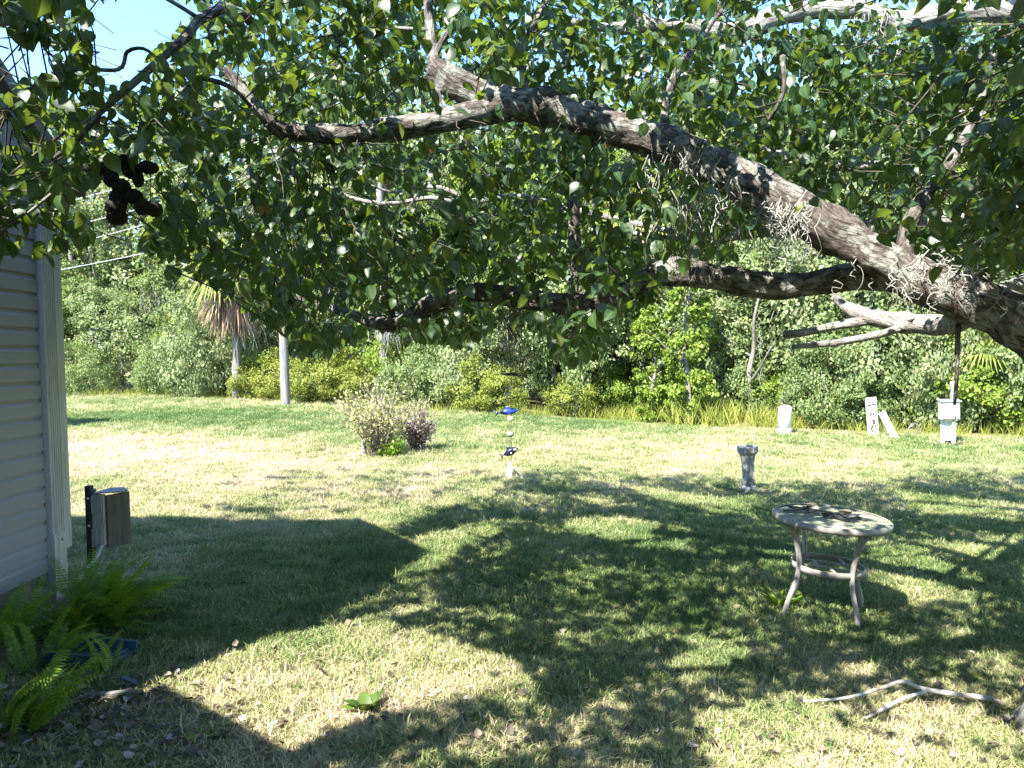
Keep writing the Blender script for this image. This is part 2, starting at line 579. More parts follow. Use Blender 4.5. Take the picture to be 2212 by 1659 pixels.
# ------------------------------------------------------------------ shed on the left
def gable_block(name, x0, x1, y0, y1, zb, pts):
    """prism along x with yz outline pts"""
    bm = bmesh.new()
    a = [bm.verts.new((x0, y, z)) for y, z in pts]
    b = [bm.verts.new((x1, y, z)) for y, z in pts]
    bm.faces.new(a)
    bm.faces.new(b[::-1])
    n = len(pts)
    for i in range(n):
        bm.faces.new((a[i], b[i], b[(i + 1) % n], a[(i + 1) % n]))
    bmesh.ops.recalc_face_normals(bm, faces=bm.faces)
    return bm_mesh(name, bm)


MAT['siding'] = mat('vinyl_siding', [(0.3, (0.205, 0.22, 0.25)), (0.7, (0.245, 0.26, 0.29))], 3, 0.45, 0.12, 60, (1, 0.15, 1), 0.4)
MAT['trim'] = mat('aged_trim', [(0.25, (0.28, 0.275, 0.255)), (0.5, (0.41, 0.41, 0.395)), (0.8, (0.48, 0.48, 0.465))], 5, 0.6, 0.25, 40, (6, 6, 0.5), 0.3)
MAT['dark_block'] = mat('foundation_block', [(0.3, (0.12, 0.12, 0.11)), (0.7, (0.25, 0.24, 0.22))], 8, 0.95, 0.6, 60)
MAT['shingle'] = mat('roof_shingle', [(0.3, (0.10, 0.09, 0.085)), (0.7, (0.22, 0.2, 0.18))], 10, 0.95, 0.5, 50)

WX = -3.19
shed = empty('garden_shed', (WX, 3.8, zf(WX, 3.8)), 'pale grey shed clad in horizontal vinyl siding at the left edge of the lawn', 'shed')


def sp(name, me, m):
    o = link(name, me, None, m)
    return world_parent(o, shed)


sp('wall', gable_block('wall', -8.6, WX, 2.1, 5.42, 0.24, [(2.1, 0.26), (5.42, 0.26), (5.42, 3.06), (3.2, 4.5), (2.1, 3.62)]), MAT['siding'])
sp('roof', gable_block('roof', -8.7, -3.12, 0, 0, 0, [(2.02, 3.55), (3.2, 4.53), (5.72, 2.88), (5.72, 2.98), (3.2, 4.64), (2.02, 3.66)]), MAT['shingle'])
prof = [(0.0, 0), (0.021, 0), (0.021, 0.078), (0.008, 0.098), (0.007, 0.1175), (0.0, 0.1175)]
bm = bmesh.new()
y0, y1 = 2.1, 5.20
a = [bm.verts.new((x, y0, z)) for x, z in prof]
b = [bm.verts.new((x, y1, z)) for x, z in prof]
for i in range(len(prof)):
    bm.faces.new((a[i], b[i], b[(i + 1) % 6], a[(i + 1) % 6]))
bm.faces.new(a)
bm.faces.new(b)
bmesh.ops.recalc_face_normals(bm, faces=bm.faces)
bme = bm_mesh('siding_board', bm)
bme.materials.append(MAT['siding'])
for k in range(23):
    o = link('siding_board', bme)
    o.location = (WX + 0.001, 0, 0.25 + k * 0.118)
    world_parent(o, shed)
bm = bmesh.new()
box(bm, (WX + 0.03, 5.285, 1.56), (0.055, 0.155, 2.9), None, 0.008)
for k in range(5):
    box(bm, (WX + 0.0595, 5.235 + k * 0.025, 1.62), (0.006, 0.010, 2.7), None, 0.002)
sp('corner_post', bm_mesh('corner_post', bm), MAT['trim'])
bm = bmesh.new()
box(bm, (WX + 0.06, 5.27, 0.25), (0.012, 0.13, 0.5), None, 0.004)
sp('base_trim', bm_mesh('base_trim', bm), MAT['trim'])
bm = bmesh.new()
box(bm, (WX + 0.012, 5.415, 1.65), (0.05, 0.098, 2.58), None, 0.006)
sp('corner_strip', bm_mesh('corner_strip', bm), MAT['trim'])
for k in range(7):
    bm = bmesh.new()
    box(bm, (WX - 0.07, 2.3 + k * 0.43, 0.10), (0.10, 0.42, 0.30), None, 0.01)
    sp('foundation_block', bm_mesh('foundation_block', bm), MAT['dark_block'])
bm = bmesh.new()
bmesh.ops.create_uvsphere(bm, u_segments=10, v_segments=6, radius=0.007, matrix=Matrix.Translation((WX + 0.066, 5.29, 0.45)))
sp('nail', bm_mesh('nail', bm, True), MAT['twig'])

# house behind the photographer (its eave shades the corner of the lawn)
h0 = Vector((-3.36, 1.76))
hd = Vector((0.77, -0.63)).normalized()
hn = Vector((-0.63, -0.77)).normalized()
house = empty('house', (h0.x, h0.y, 0), 'low house with a shingled roof standing behind the lawn corner', 'house')


def hpt(t, s, z):
    p = h0 + hd * t + hn * s
    return (p.x, p.y, z)


bm = bmesh.new()
for (t0, t1, s0, s1, z0, z1) in ((0.4, 13.6, 0.5, 8.5, -0.3, 2.88),):
    vs = [bm.verts.new(hpt(t, s, z)) for z in (z0, z1) for t, s in ((t0, s0), (t1, s0), (t1, s1), (t0, s1))]
    for f in ((0, 1, 2, 3), (4, 5, 6, 7), (0, 1, 5, 4), (1, 2, 6, 5), (2, 3, 7, 6), (3, 0, 4, 7)):
        bm.faces.new([vs[i] for i in f])
bmesh.ops.recalc_face_normals(bm, faces=bm.faces)
world_parent(link('wall', bm_mesh('house_wall', bm), None, MAT['siding']), house)
bm = bmesh.new()
rp = [(0, 2.84), (4.5, 4.6), (9, 2.84), (9, 2.98), (4.5, 4.74), (0, 2.98)]
a = [bm.verts.new(hpt(0, s, z)) for s, z in rp]
b = [bm.verts.new(hpt(14, s, z)) for s, z in rp]
for i in range(6):
    bm.faces.new((a[i], b[i], b[(i + 1) % 6], a[(i + 1) % 6]))
bm.faces.new(a)
bm.faces.new(b)
bmesh.ops.recalc_face_normals(bm, faces=bm.faces)
world_parent(link('roof', bm_mesh('house_roof', bm), None, MAT['shingle']), house)

# neighbouring outbuilding, its gable shadow touches the far left of the lawn
g = G(262, 911)
pz = 3.6
px_, py_ = g.x - pz * SUN[0], g.y - pz * SUN[1]
nb = empty('outbuilding', (px_, py_, zf(px_, py_)), 'small gabled outbuilding standing beyond the grey shed', 'shed')
world_parent(link('wall', gable_block('outbuilding_wall', px_ - 6, px_ - 0.1, 0, 0, 0, [(py_ - 2.2, 0.0), (py_ + 1.2, 0.0), (py_ + 1.2, 2.85), (py_, 3.5), (py_ - 2.2, 2.3)]), None, MAT['siding']), nb)
world_parent(link('roof', gable_block('outbuilding_roof', px_ - 6.1, px_, 0, 0, 0, [(py_ - 2.4, 2.2), (py_, 3.52), (py_ + 1.4, 2.76), (py_ + 1.4, 2.84), (py_, 3.6), (py_ - 2.4, 2.28)]), None, MAT['shingle']), nb)

# ------------------------------------------------------------------ the big shade tree
CLEAR = []      # limb samples that stay free of leaves on the viewer's side
SK = []                                    # skeleton samples for twigs
tree_base = Vector((3.12, 4.05, zf(3.12, 4.05)))
tree = empty('shade_tree', tree_base, 'large low-limbed shade tree whose leafy branches arch over the whole lawn', 'tree')


def uvpts(lst):
    return [np.array((*P(u, v, d), w * K * d / FPX / 2)) for (u, v, d, w) in lst]


CLR = {5: 0.96, 6: 0.93, 7: 0.9, 8: 0.6, 9: 0.98, 10: 0.97, 11: 0.97, 12: 0.8, 39: 0.7, 36: 0.5, 30: 0.6, 31: 0.5, 17: 0.85, 18: 0.85, 60: 0.5, 13: 0.6}


def limb(name, pts4, step=0.022, nseg=26, rough=0.09, seed=1, m='bark'):
    c = catmull(pts4, step)
    ln_ = np.arange(len(c)) * step
    kn = 1 + 0.05 * np.sin(ln_ * 5.3 + seed) + 0.045 * np.sin(ln_ * 11.7 + 2 * seed) + 0.03 * np.sin(ln_ * 23 + seed)
    for q_ in np.random.default_rng(seed).uniform(0.2, max(ln_[-1], 0.3), 3):
        kn += 0.16 * np.exp(-((ln_ - q_) / 0.06) ** 2)
    c[:, 3] *= kn
    if seed in CLR:
        cc = c[::4]
        lu, lv, ld = proj(cc[:, :3])
        CLEAR.append(np.stack((lu, lv, cc[:, 3] * FPX / ld / K, ld, np.full(len(cc), CLR[seed])), 1))
    B = Bag()
    B.tube(c, nseg, rough, seed)
    o = link(name, B.mesh(name, True), None, MAT[m])
    world_parent(o, tree)
    SK.append(c[:: max(1, int(0.12 / step))])
    return o


fork = P(2330, 800, 4.25)
limb('trunk', [np.array((3.0, 3.92, tree_base.z - 0.2, 0.42)), np.array((3.03, 3.95, tree_base.z + 0.05, 0.34)), np.array((3.08, 4.0, tree_base.z + 0.35, 0.25)),
               np.array((3.1, 4.05, 0.6, 0.22)), np.array((3.08, 4.1, 1.1, 0.21)), np.array((*fork, 0.19)), np.array((3.3, 4.35, 2.2, 0.16)), np.array((3.5, 4.6, 3.2, 0.13)), np.array((3.3, 5.0, 4.4, 0.08))], 0.04, 26, 0.12, 3)
limb('branch', uvpts([(2330, 800, 4.25, 120), (2212, 705, 4.3, 104), (2110, 655, 4.35, 98), (2000, 612, 4.4, 92), (1880, 545, 4.5, 88), (1760, 478, 4.55, 84), (1650, 415, 4.6, 82), (1500, 335, 4.75, 76), (1350, 285, 4.85, 72), (1200, 235, 4.95, 70), (1080, 222, 5.0, 74), (1000, 190, 5.0, 66), (930, 152, 5.0, 52)]), seed=5, rough=0.12)
limb('branch', uvpts([(1100, 228, 5.0, 60), (1030, 245, 4.95, 52), (900, 272, 4.85, 46), (760, 288, 4.75, 40), (660, 288, 4.7, 36), (605, 280, 4.65, 34), (560, 238, 4.6, 26), (515, 185, 4.6, 22), (488, 148, 4.6, 16)]), seed=6)
limb('branch', uvpts([(940, 158, 5.0, 34), (938, 130, 5.0, 26), (930, 70, 5.05, 20), (925, 0, 5.1, 20), (928, -120, 5.2, 16)]), 0.02, 14, 0.07, 7)
limb('branch', uvpts([(2010, 615, 4.4, 70), (1930, 602, 4.55, 62), (1850, 596, 4.7, 58), (1740, 614, 4.85, 58), (1640, 616, 4.95, 56), (1540, 598, 5.05, 54), (1430, 590, 5.1, 50), (1330, 640, 5.15, 50), (1240, 655, 5.2, 46), (1130, 645, 5.25, 42), (1030, 632, 5.3, 42), (950, 650, 5.35, 44), (880, 690, 5.4, 40), (840, 702, 5.4, 32), (760, 680, 5.5, 22), (640, 640, 5.6, 12)]), seed=8)
limb('branch', uvpts([(2110, 670, 4.6, 40), (2060, 700, 5.2, 42), (1960, 698, 5.6, 40), (1870, 682, 5.8, 34), (1830, 665, 5.85, 26), (1800, 640, 5.9, 20)]), 0.022, 18, 0.08, 9, 'bark_grey_sunlit')
limb('branch', uvpts([(1880, 690, 5.8, 24), (1800, 705, 5.8, 18), (1740, 718, 5.8, 16), (1695, 722, 5.75, 13)]), 0.022, 12, 0.1, 10, 'bark_grey_sunlit')
limb('branch', uvpts([(1960, 703, 5.6, 20), (1900, 722, 5.5, 16), (1820, 738, 5.45, 13), (1712, 750, 5.4, 11)]), 0.022, 12, 0.1, 11, 'bark_grey_sunlit')
limb('branch', uvpts([(2100, 660, 4.9, 40), (2150, 640, 5.4, 40), (2230, 605, 5.9, 44), (2330, 560, 6.3, 48)]), 0.03, 16, 0.09, 12, 'bark_grey_sunlit')
limb('branch', uvpts([(2330, 120, 5.4, 60), (2212, 30, 5.6, 56), (2080, 25, 5.8, 48), (1950, 45, 6.0, 42), (1850, 20, 6.1, 36), (1700, 30, 6.2, 44), (1590, 70, 6.2, 40), (1470, 55, 6.2, 30), (1390, 55, 6.2, 26), (1310, 60, 6.2, 20), (1200, 40, 6.2, 12)]), 0.03, 16, 0.09, 13, 'bark_grey_sunlit')
limb('branch', uvpts([(1400, 52, 6.2, 22), (1375, 25, 6.2, 18), (1320, -10, 6.2, 16), (1290, -60, 6.2, 12)]), 0.03, 12, 0.09, 14, 'bark_grey_sunlit')
limb('branch', uvpts([(2300, 380, 5.8, 50), (2190, 300, 5.9, 34), (2080, 250, 6.0, 28), (1960, 330, 6.1, 24), (1850, 360, 6.2, 22), (1700, 340, 6.3, 20), (1560, 300, 6.4, 14)]), 0.03, 14, 0.09, 15, 'bark_grey_sunlit')
limb('branch', uvpts([(2250, 500, 5.2, 44), (2080, 470, 5.3, 40), (1960, 480, 5.6, 36), (1800, 500, 6.1, 32), (1640, 500, 6.4, 26), (1500, 520, 6.6, 16), (1350, 500, 6.8, 12)]), 0.03, 14, 0.09, 16, 'bark_grey_sunlit')
limb('branch', uvpts([(1450, 500, 6.6, 14), (1250, 455, 6.9, 13), (1120, 425, 6.8, 13), (1010, 436, 6.9, 13), (930, 428, 7.0, 11), (840, 440, 6.9, 9), (760, 428, 7.0, 8), (710, 405, 6.9, 7), (640, 408, 6.8, 5)]), 0.03, 8, 0.06, 17, 'bark_grey_sunlit')
limb('branch', uvpts([(1010, 434, 6.9, 9), (960, 408, 6.9, 10), (905, 404, 7.0, 8), (850, 415, 6.9, 6), (800, 400, 6.8, 4)]), 0.03, 8, 0.06, 18, 'bark_grey_sunlit')
# leaning shoots off the main limb
for k, (pts) in enumerate([
    [(1435, 280, 4.8, 22), (1440, 220, 4.8, 17), (1465, 150, 4.8, 14), (1510, 90, 4.8, 11), (1560, 20, 4.8, 8)],
    [(1135, 205, 4.95, 20), (1130, 160, 4.95, 16), (1128, 110, 4.95, 13), (1150, 60, 4.95, 11), (1180, 0, 5, 9)],
    [(935, 130, 5.0, 14), (955, 90, 5.0, 13), (985, 40, 5.0, 12), (1000, -30, 5, 10)],
    [(930, 65, 5.05, 9), (880, 62, 5.05, 8), (850, 60, 5.1, 6)],
    [(1240, 430, 5.3, 24), (1232, 370, 5.3, 18), (1215, 320, 5.3, 10), (1170, 285, 5.2, 6)],
    [(1236, 400, 5.3, 10), (1260, 350, 5.3, 9), (1280, 305, 5.1, 8), (1260, 255, 4.95, 8)],
    [(1240, 640, 5.2, 20), (1243, 560, 5.25, 22), (1240, 480, 5.3, 24), (1240, 425, 5.3, 24)],
    [(850, 690, 5.4, 14), (835, 620, 5.4, 10), (838, 560, 5.4, 8), (870, 480, 5.4, 7), (900, 420, 5.4, 6)],
    [(935, 165, 5.0, 9), (960, 230, 4.9, 7), (990, 262, 4.9, 6)],
    [(1955, 575, 4.5, 40), (1960, 500, 4.5, 34), (2000, 420, 4.6, 28), (2060, 340, 4.8, 22), (2110, 240, 5.0, 16), (2150, 100, 5.2, 12)],
    [(2070, 690, 4.5, 13), (2068, 760, 4.5, 10), (2066, 820, 4.5, 8), (2062, 875, 4.5, 5)],
    [(1690, 120, 4.4, 12), (1692, 200, 4.4, 9), (1660, 260, 4.5, 8)],
    [(1320, 620, 5.1, 34), (1318, 600, 5.1, 30), (1322, 575, 5.1, 26)],
]):
    limb('branch', uvpts(pts), 0.02, 10, 0.07, 30 + k)
limb('root', [np.array((2.95, 3.9, tree_base.z + 0.25, 0.2)), np.array((2.75, 3.78, tree_base.z + 0.1, 0.15)), np.array((2.5, 3.62, tree_base.z + 0.02, 0.1)), np.array((2.3, 3.5, tree_base.z - 0.08, 0.05))], 0.03, 16, 0.12, 99, 'bark_grey_sunlit')
# left hand boughs close to the camera
for k, (pts) in enumerate([
    [(560, 60, 4.4, 22), (500, 20, 4.2, 20), (440, 35, 4.0, 20), (400, 80, 3.8, 18), (340, 135, 3.6, 17), (270, 195, 3.5, 16), (215, 245, 3.4, 14), (170, 300, 3.3, 12), (110, 345, 3.25, 8)],
    [(345, 130, 3.6, 9), (310, 105, 3.6, 8), (275, 112, 3.6, 9), (255, 150, 3.55, 9), (150, 150, 3.45, 9), (60, 195, 3.35, 6), (0, 260, 3.3, 4)],
    [(215, 245, 3.4, 9), (205, 290, 3.35, 7), (180, 330, 3.3, 6), (130, 400, 3.3, 5), (60, 460, 3.2, 4)],
    [(330, 150, 3.6, 9), (420, 165, 3.75, 10), (500, 190, 3.9, 9), (560, 250, 4.1, 8), (640, 330, 4.3, 6)],
    [(210, 250, 3.4, 7), (150, 280, 3.3, 6), (80, 330, 3.2, 5), (20, 380, 3.1, 4)],
    [(430, 40, 4.0, 10), (330, -20, 3.9, 9), (230, -60, 3.8, 8), (100, 20, 3.6, 6), (40, 110, 3.5, 4)],
]):
    limb('branch', uvpts(pts), 0.02, 9, 0.05, 60 + k)
# overhead limb above the photographer, out of view
limb('branch', [np.array((3.3, 4.3, 2.0, 0.14)), np.array((2.6, 3.2, 3.2, 0.12)), np.array((1.4, 2.2, 3.8, 0.1)), np.array((0.2, 1.6, 4.0, 0.08)), np.array((-1.0, 1.2, 4.1, 0.05)), np.array((-1.8, 1.0, 4.2, 0.03))], 0.06, 12, 0.08, 90)
SKA = np.concatenate(SK)[:, :3]

# canopy: leaf sprays kept inside the outline the tree has and where its shade falls
OUTLINE = [(-60, -120), (2300, -120), (2300, 570), (2140, 590), (2105, 645), (2030, 600), (1930, 590), (1880, 530), (1800, 500), (1700, 560), (1520, 565), (1400, 660), (1312, 690), (1300, 760), (1230, 800), (1180, 730), (1090, 680), (1040, 725), (1000, 752), (830, 712), (760, 725), (700, 768), (640, 768), (560, 695), (500, 640), (440, 600), (370, 590), (300, 520), (330, 440), (350, 385), (330, 330), (215, 345), (205, 400), (130, 420), (205, 500), (150, 540), (90, 552), (-60, 562)]
HOLES = [[(215, -80), (425, -80), (405, 60), (345, 105), (300, 165), (215, 185), (195, 60)], [(-60, 75), (110, 88), (125, 150), (50, 185), (-60, 165)], [(340, 330), (400, 335), (420, 380), (370, 400)],
         [(1570, 510), (1830, 505), (1870, 560), (1600, 570)]]
LIT = [
    [(0, 700), (2300, 700), (2300, 985), (1960, 1000), (1800, 972), (1640, 962), (1440, 985), (1500, 1003), (1490, 1028), (1350, 1008), (1200, 1012), (1130, 1030), (1085, 1062), (920, 1120), (880, 1150), (930, 1195), (700, 1128), (430, 1072), (0, 1040)],
    [(1210, 1130), (1330, 1112), (1500, 1145), (1490, 1190), (1400, 1185), (1330, 1172), (1230, 1150)],
    [(900, 1160), (1060, 1130), (1100, 1150), (1010, 1180), (960, 1230), (900, 1240)],
    [(305, 1500), (520, 1405), (680, 1370), (800, 1330), (1000, 1385), (1110, 1420), (1190, 1490), (1150, 1525), (1000, 1505), (950, 1535), (850, 1530), (700, 1610), (600, 1680), (500, 1680)],
    [(1520, 1560), (1700, 1530), (1900, 1590), (2120, 1640), (2120, 1800), (1540, 1800)],
    [(1880, 1170), (2080, 1225), (2170, 1290), (1980, 1305), (1880, 1265)],
    [(1500, 1005), (1650, 1015), (1900, 1030), (1940, 1045), (1700, 1040), (1520, 1030)],
    [(1350, 1050), (1600, 1080), (1650, 1120), (1560, 1110), (1400, 1075)],
    [(1430, 1440), (1560, 1380), (1640, 1410), (1500, 1480)],
    [(1820, 1420), (1890, 1410), (1900, 1460), (1830, 1470)],
    [(1930, 1060), (2212, 1090), (2212, 1130), (1990, 1110)],
    [(1900, 1490), (2050, 1530), (2150, 1600), (2060, 1610), (1930, 1560)],
    [(2010, 1180), (2212, 1150), (2212, 1200), (2100, 1215)],
    [(1660, 1175), (1720, 1190), (1700, 1230), (1640, 1215)],
]


def lit_mask(u, v):
    m = np.zeros(len(u), bool)
    for p in LIT:
        m |= inpoly(u, v, p)
    return m


def shade_uv(p):
    zgr = zg(p[:, 0] + p[:, 2] * SUN[0], p[:, 1] + p[:, 2] * SUN[1])
    h = p[:, 2] - zgr
    gx, gy = p[:, 0] + h * SUN[0], p[:, 1] + h * SUN[1]
    q = np.stack((gx, gy, zg(gx, gy)), 1)
    u, v, d = proj(q)
    return u, v, d, gx, gy


def leaf_ok(u, v):
    m = inpoly(u, v, OUTLINE)
    for h in HOLES:
        m &= ~inpoly(u, v, h)
    return m


SUNLIT = [(1100, 890, 5.2, .13), (1100, 940, 5.2, .1), (1100, 975, 5.2, .13), (1105, 1018, 5.2, .14), (1690, 1100, 5.0, .1), (1850, 1130, 5.6, .12), (2080, 1530, 3.7, .2), (2130, 1535, 3.6, .16), (1760, 1530, 3.9, .14), (1900, 1560, 3.7, .08), (1605, 1010, 9.5, .2),
          (1960, 690, 5.6, .24), (1900, 680, 5.7, .24), (1850, 670, 5.8, .2), (1900, 715, 5.55, .1), (1800, 737, 5.45, .1), (1730, 750, 5.4, .12), (960, 150, 5.0, .1), (1000, 180, 5.0, .12), (935, 100, 5.0, .12), (930, 30, 5.1, .1),
          (880, 400, 6.9, .12), (760, 405, 6.9, .12), (960, 430, 6.9, .14), (820, 432, 6.9, .12), (510, 180, 4.6, .1), (1590, 70, 6.2, .15), (1480, 380, 4.7, .12), (1690, 430, 4.45, .12),
          (1750, 120, 4.7, .3), (1850, 200, 4.7, .3), (1950, 150, 4.8, .3), (2050, 120, 5.0, .3), (1900, 300, 4.6, .28), (2000, 250, 4.8, .3), (1800, 80, 4.7, .3), (90, 300, 3.2, .12), (60, 400, 3.2, .12), (140, 350, 3.2, .1),
          (500, 460, 6.3, .5), (400, 480, 6.2, .5), (600, 420, 6.6, .5), (450, 550, 6.2, .4), (350, 500, 6.0, .4), (760, 460, 6.8, .4), (700, 380, 6.6, .4), (860, 350, 6.6, .25), (600, 500, 6.6, .3), (1000, 470, 7, .3), (400, 540, 6.2, .25)]
LPOS, LTIP, LNRM, LSIZ, LVAR, LID, TWL = [], [], [], [], [], [], []
TW = Bag()
r = np.random.default_rng(21)
CELL = 40
cover = np.zeros((2400 // CELL + 4, 800 // CELL + 8))
GC = 0.3
gcover = np.zeros((80, 80))
ntw = 0


def add_sprays(C, nleaf, near=False):
    """C: (n,3) centres. a spray is a bent twig carrying drooping leaves"""
    global ntw
    for c in C:
        d2 = np.sum((SKA - c) ** 2, 1)
        j = np.argmin(d2)
        dist = math.sqrt(d2[j])
        to = (SKA[j] - c) / (dist + 1e-6)
        L = min(dist, r.uniform(0.22, 0.5))
        base = c + to * L * 0.75 + r.normal(0, 0.03, 3)
        out = -to + np.array((0, 0, -0.15)) + r.normal(0, 0.35, 3)
        out /= np.linalg.norm(out)
        end = c + out * r.uniform(0.08, 0.16)
        far = base if r.random() > 0.25 or dist > 0.6 else SKA[j]
        mid = (far + end) / 2 + r.normal(0, 0.03, 3) + np.array((0, 0, 0.02))
        tw = np.array([(*far, 0.0045), (*mid, 0.0035), (*end, 0.002)])
        TWL.append(tw)
        n = int(nleaf * r.uniform(0.7, 1.3))
        t = r.random(n) ** 0.7
        p = mid + (end - mid) * t[:, None] + r.normal(0, 0.045, (n, 3))
        side = rand_dirs(n, r)
        tip = side * 0.9 + out * 0.35 + np.array((0, 0, -0.75))
        p = p + side * 0.03
        nr = rand_dirs(n, r) * 0.9 + np.array((0, 0, 0.8)) + side * 0.4
        LPOS.append(p)
        LTIP.append(tip)
        LNRM.append(nr)
        LSIZ.append(r.uniform(0.052, 0.1, n))
        vv = np.clip(r.normal(0.42, 0.2, n), 0, 0.9)
        vv[r.random(n) < 0.012] = 0.96
        vv[r.random(n) < 0.003] = 1.0
        LVAR.append(vv)
        LID.append(np.full(n, len(TWL) - 1))


def run_view(ntry, dlo, dhi, target, nleaf, region=None, strict=0.97):
    u = r.uniform(-60, 2290, ntry)
    v = r.uniform(-120, 800, ntry)
    d = r.uniform(dlo, dhi, ntry)
    ok = leaf_ok(u, v)
    if region is not None:
        ok &= inpoly(u, v, region)
    u, v, d = u[ok], v[ok], d[ok]
    p = Pn(u, v, d)
    ok = (p[:, 2] > 1.35) & (p[:, 2] < 4.5) & ~((p[:, 0] < WX + 0.25) & (p[:, 1] < 5.8) & (p[:, 2] < 4.6))
    su, sv, sdp, gx, gy = shade_uv(p)
    bad = lit_mask(su, sv) & (sdp > 0.3) & (su > -20) & (su < 2230) & (sv < 1700)
    ok &= ~(bad & (r.random(len(bad)) < strict))
    u, v, d, p, gx, gy = u[ok], v[ok], d[ok], p[ok], gx[ok], gy[ok]
    keep = []
    for i in range(len(u)):
        a, b = int((u[i] + 60) / CELL), int((v[i] + 120) / CELL)
        if cover[a, b] < target * (1.0 + 0.38 * math.sin(u[i] / 61 + 1.5 * math.sin(v[i] / 47)) * math.sin(v[i] / 39 + 1.2 * math.sin(u[i] / 83)) + 0.15 * math.sin(u[i] / 23) * math.sin(v[i] / 19)):
            keep.append(i)
            area = nleaf * 0.0034 * 0.5 * (FPX / d[i] / K) ** 2 / (CELL * CELL)
            # spread over the 3x3 neighbourhood
            for da, wa in ((-1, .25), (0, .5), (1, .25)):
                for db, wb in ((-1, .25), (0, .5), (1, .25)):
                    if 0 <= a + da < cover.shape[0] and 0 <= b + db < cover.shape[1]:
                        cover[a + da, b + db] += area * wa * wb
            ga, gb = int((gx[i] + 6) / GC), int(gy[i] / GC)
            if 0 <= ga < 80 and 0 <= gb < 80:
                gcover[ga, gb] += nleaf * 0.0034 * 0.7 / (GC * GC)
    add_sprays(p[keep], nleaf)
    return len(keep)


LEFTREG = [(-60, -120), (220, -120), (330, 100), (420, 160), (430, 330), (215, 345), (215, 500), (90, 560), (-60, 570)]
run_view(9000, 2.9, 3.7, 1.3, 9, LEFTREG, 0.9)
run_view(2500, 3.1, 3.7, 0.9, 8, [(1160, 600), (1320, 600), (1320, 800), (1160, 800)], 0.6)
run_view(2500, 3.2, 3.9, 0.5, 8, [(1900, 250), (2300, 250), (2300, 640), (1900, 640)], 0.7)
run_view(16000, 3.7, 5.0, 0.8, 12)
run_view(36000, 4.8, 6.6, 2.1, 13)
run_view(50000, 6.2, 8.6, 3.2, 14)
# a second canopy pass that ignores the patchy shade a little more, so no holes are left
run_view(20000, 4.6, 8.0, 1.7, 12, None, 0.6)

# crown over and behind the photographer: whatever shades the dark parts of the lawn
n = 40000
gx = r.uniform(-1.4, 9, n)
gy = r.uniform(2.3, 12.5, n)
z = r.uniform(2.5, 4.0, n)
gp = np.stack((gx, gy, zg(gx, gy)), 1)
su, sv, sdp = proj(gp)
okk = ~lit_mask(su, sv) & (sv > 960)
p = np.stack((gx - z * SUN[0], gy - z * SUN[1], z + gp[:, 2]), 1)
u_, v_, d_ = proj(p)
infr = (d_ > 0.2) & (u_ > -80) & (u_ < 2290) & (v_ > -150) & (v_ < 1800)
okk &= ~infr
okk &= (np.linalg.norm(p - CL, axis=1) > 1.5)
okk &= ~((p[:, 0] < -2.5) & (p[:, 2] < 4.8))
p, gx, gy = p[okk], gx[okk], gy[okk]
keep = []
for i in range(len(p)):
    ga, gb = int((gx[i] + 6) / GC), int(gy[i] / GC)
    if gcover[ga, gb] < 2.3 + 0.8 * math.sin(gx[i] * 2.9 + 1.4 * math.sin(gy[i] * 2.1)) * math.sin(gy[i] * 3.3 + gx[i]):
        keep.append(i)
        for da, wa in ((-1, .25), (0, .5), (1, .25)):
            for db, wb in ((-1, .25), (0, .5), (1, .25)):
                gcover[ga + da, gb + db] += 12 * 0.0034 * 0.75 / (GC * GC) * wa * wb
add_sprays(p[keep], 12)

Q = SKA[(SKA[:, 2] > 1.6) & (SKA[:, 1] < 6.2)]  # extra sprays added sunward of the limbs to keep them in shade
Q = Q[r.integers(0, len(Q), 1500)]
t_ = r.uniform(0.35, 1.3, 1500)
p = Q + np.stack((-SUN[0] * t_, -SUN[1] * t_, t_), 1) + r.normal(0, 0.1, (1500, 3))
su, sv, sdp, gx, gy = shade_uv(p)
u_, v_, d_ = proj(p)
infr = (d_ > 0.2) & (u_ > -80) & (u_ < 2290) & (v_ > -150) & (v_ < 1800)
okk = ~(lit_mask(su, sv) & (sdp > 0.3)) & (~infr | (leaf_ok(u_, v_) & (d_ > 3.2))) & (np.linalg.norm(p - CL, axis=1) > 1.5)
add_sprays(p[okk][:420], 11)
pos, tip, nrm, siz, var, lid = (np.concatenate(a) for a in (LPOS, LTIP, LNRM, LSIZ, LVAR, LID))
# keep leaves out of the lens and out of the open sky
u_, v_, d_ = proj(pos)
bad = (d_ > 0) & (d_ < 1.2) & (u_ > -200) & (u_ < 2400)
for h in HOLES[:3]:
    bad |= inpoly(u_, v_, h) & (r.random(len(u_)) < 0.9)
bad |= (d_ > 0.2) & (v_ > 810) & (u_ > -60) & (u_ < 2280) & (v_ < 1750)
CLA = np.concatenate(CLEAR)
for a_, b_ in ((i, i + 4000) for i in range(0, len(pos), 4000)):
    du = u_[a_:b_, None] - CLA[None, :, 0]
    dv = v_[a_:b_, None] + 14 - CLA[None, :, 1]
    hit = (np.hypot(du, dv) < CLA[None, :, 2] + 16) & (d_[a_:b_, None] < CLA[None, :, 3] + 0.05) & (d_[a_:b_, None] > 0.3)
    pr = np.where(hit, CLA[None, :, 4], 0).max(1)
    bad[a_:b_] |= r.random(len(pr)) < pr
su, sv, sdp, gx_, gy_ = shade_uv(pos)
lm = np.zeros(len(su), bool)
for p_ in LIT[1:]:
    lm |= inpoly(su, sv, p_)
bad |= lm & (sdp > 0.3) & (r.random(len(su)) < 0.9)
infr_ = (d_ > 0.3) & (u_ > -40) & (u_ < 2260) & (v_ > -100) & (v_ < 900)
bad |= infr_ & ~leaf_ok(u_, v_ + 8)
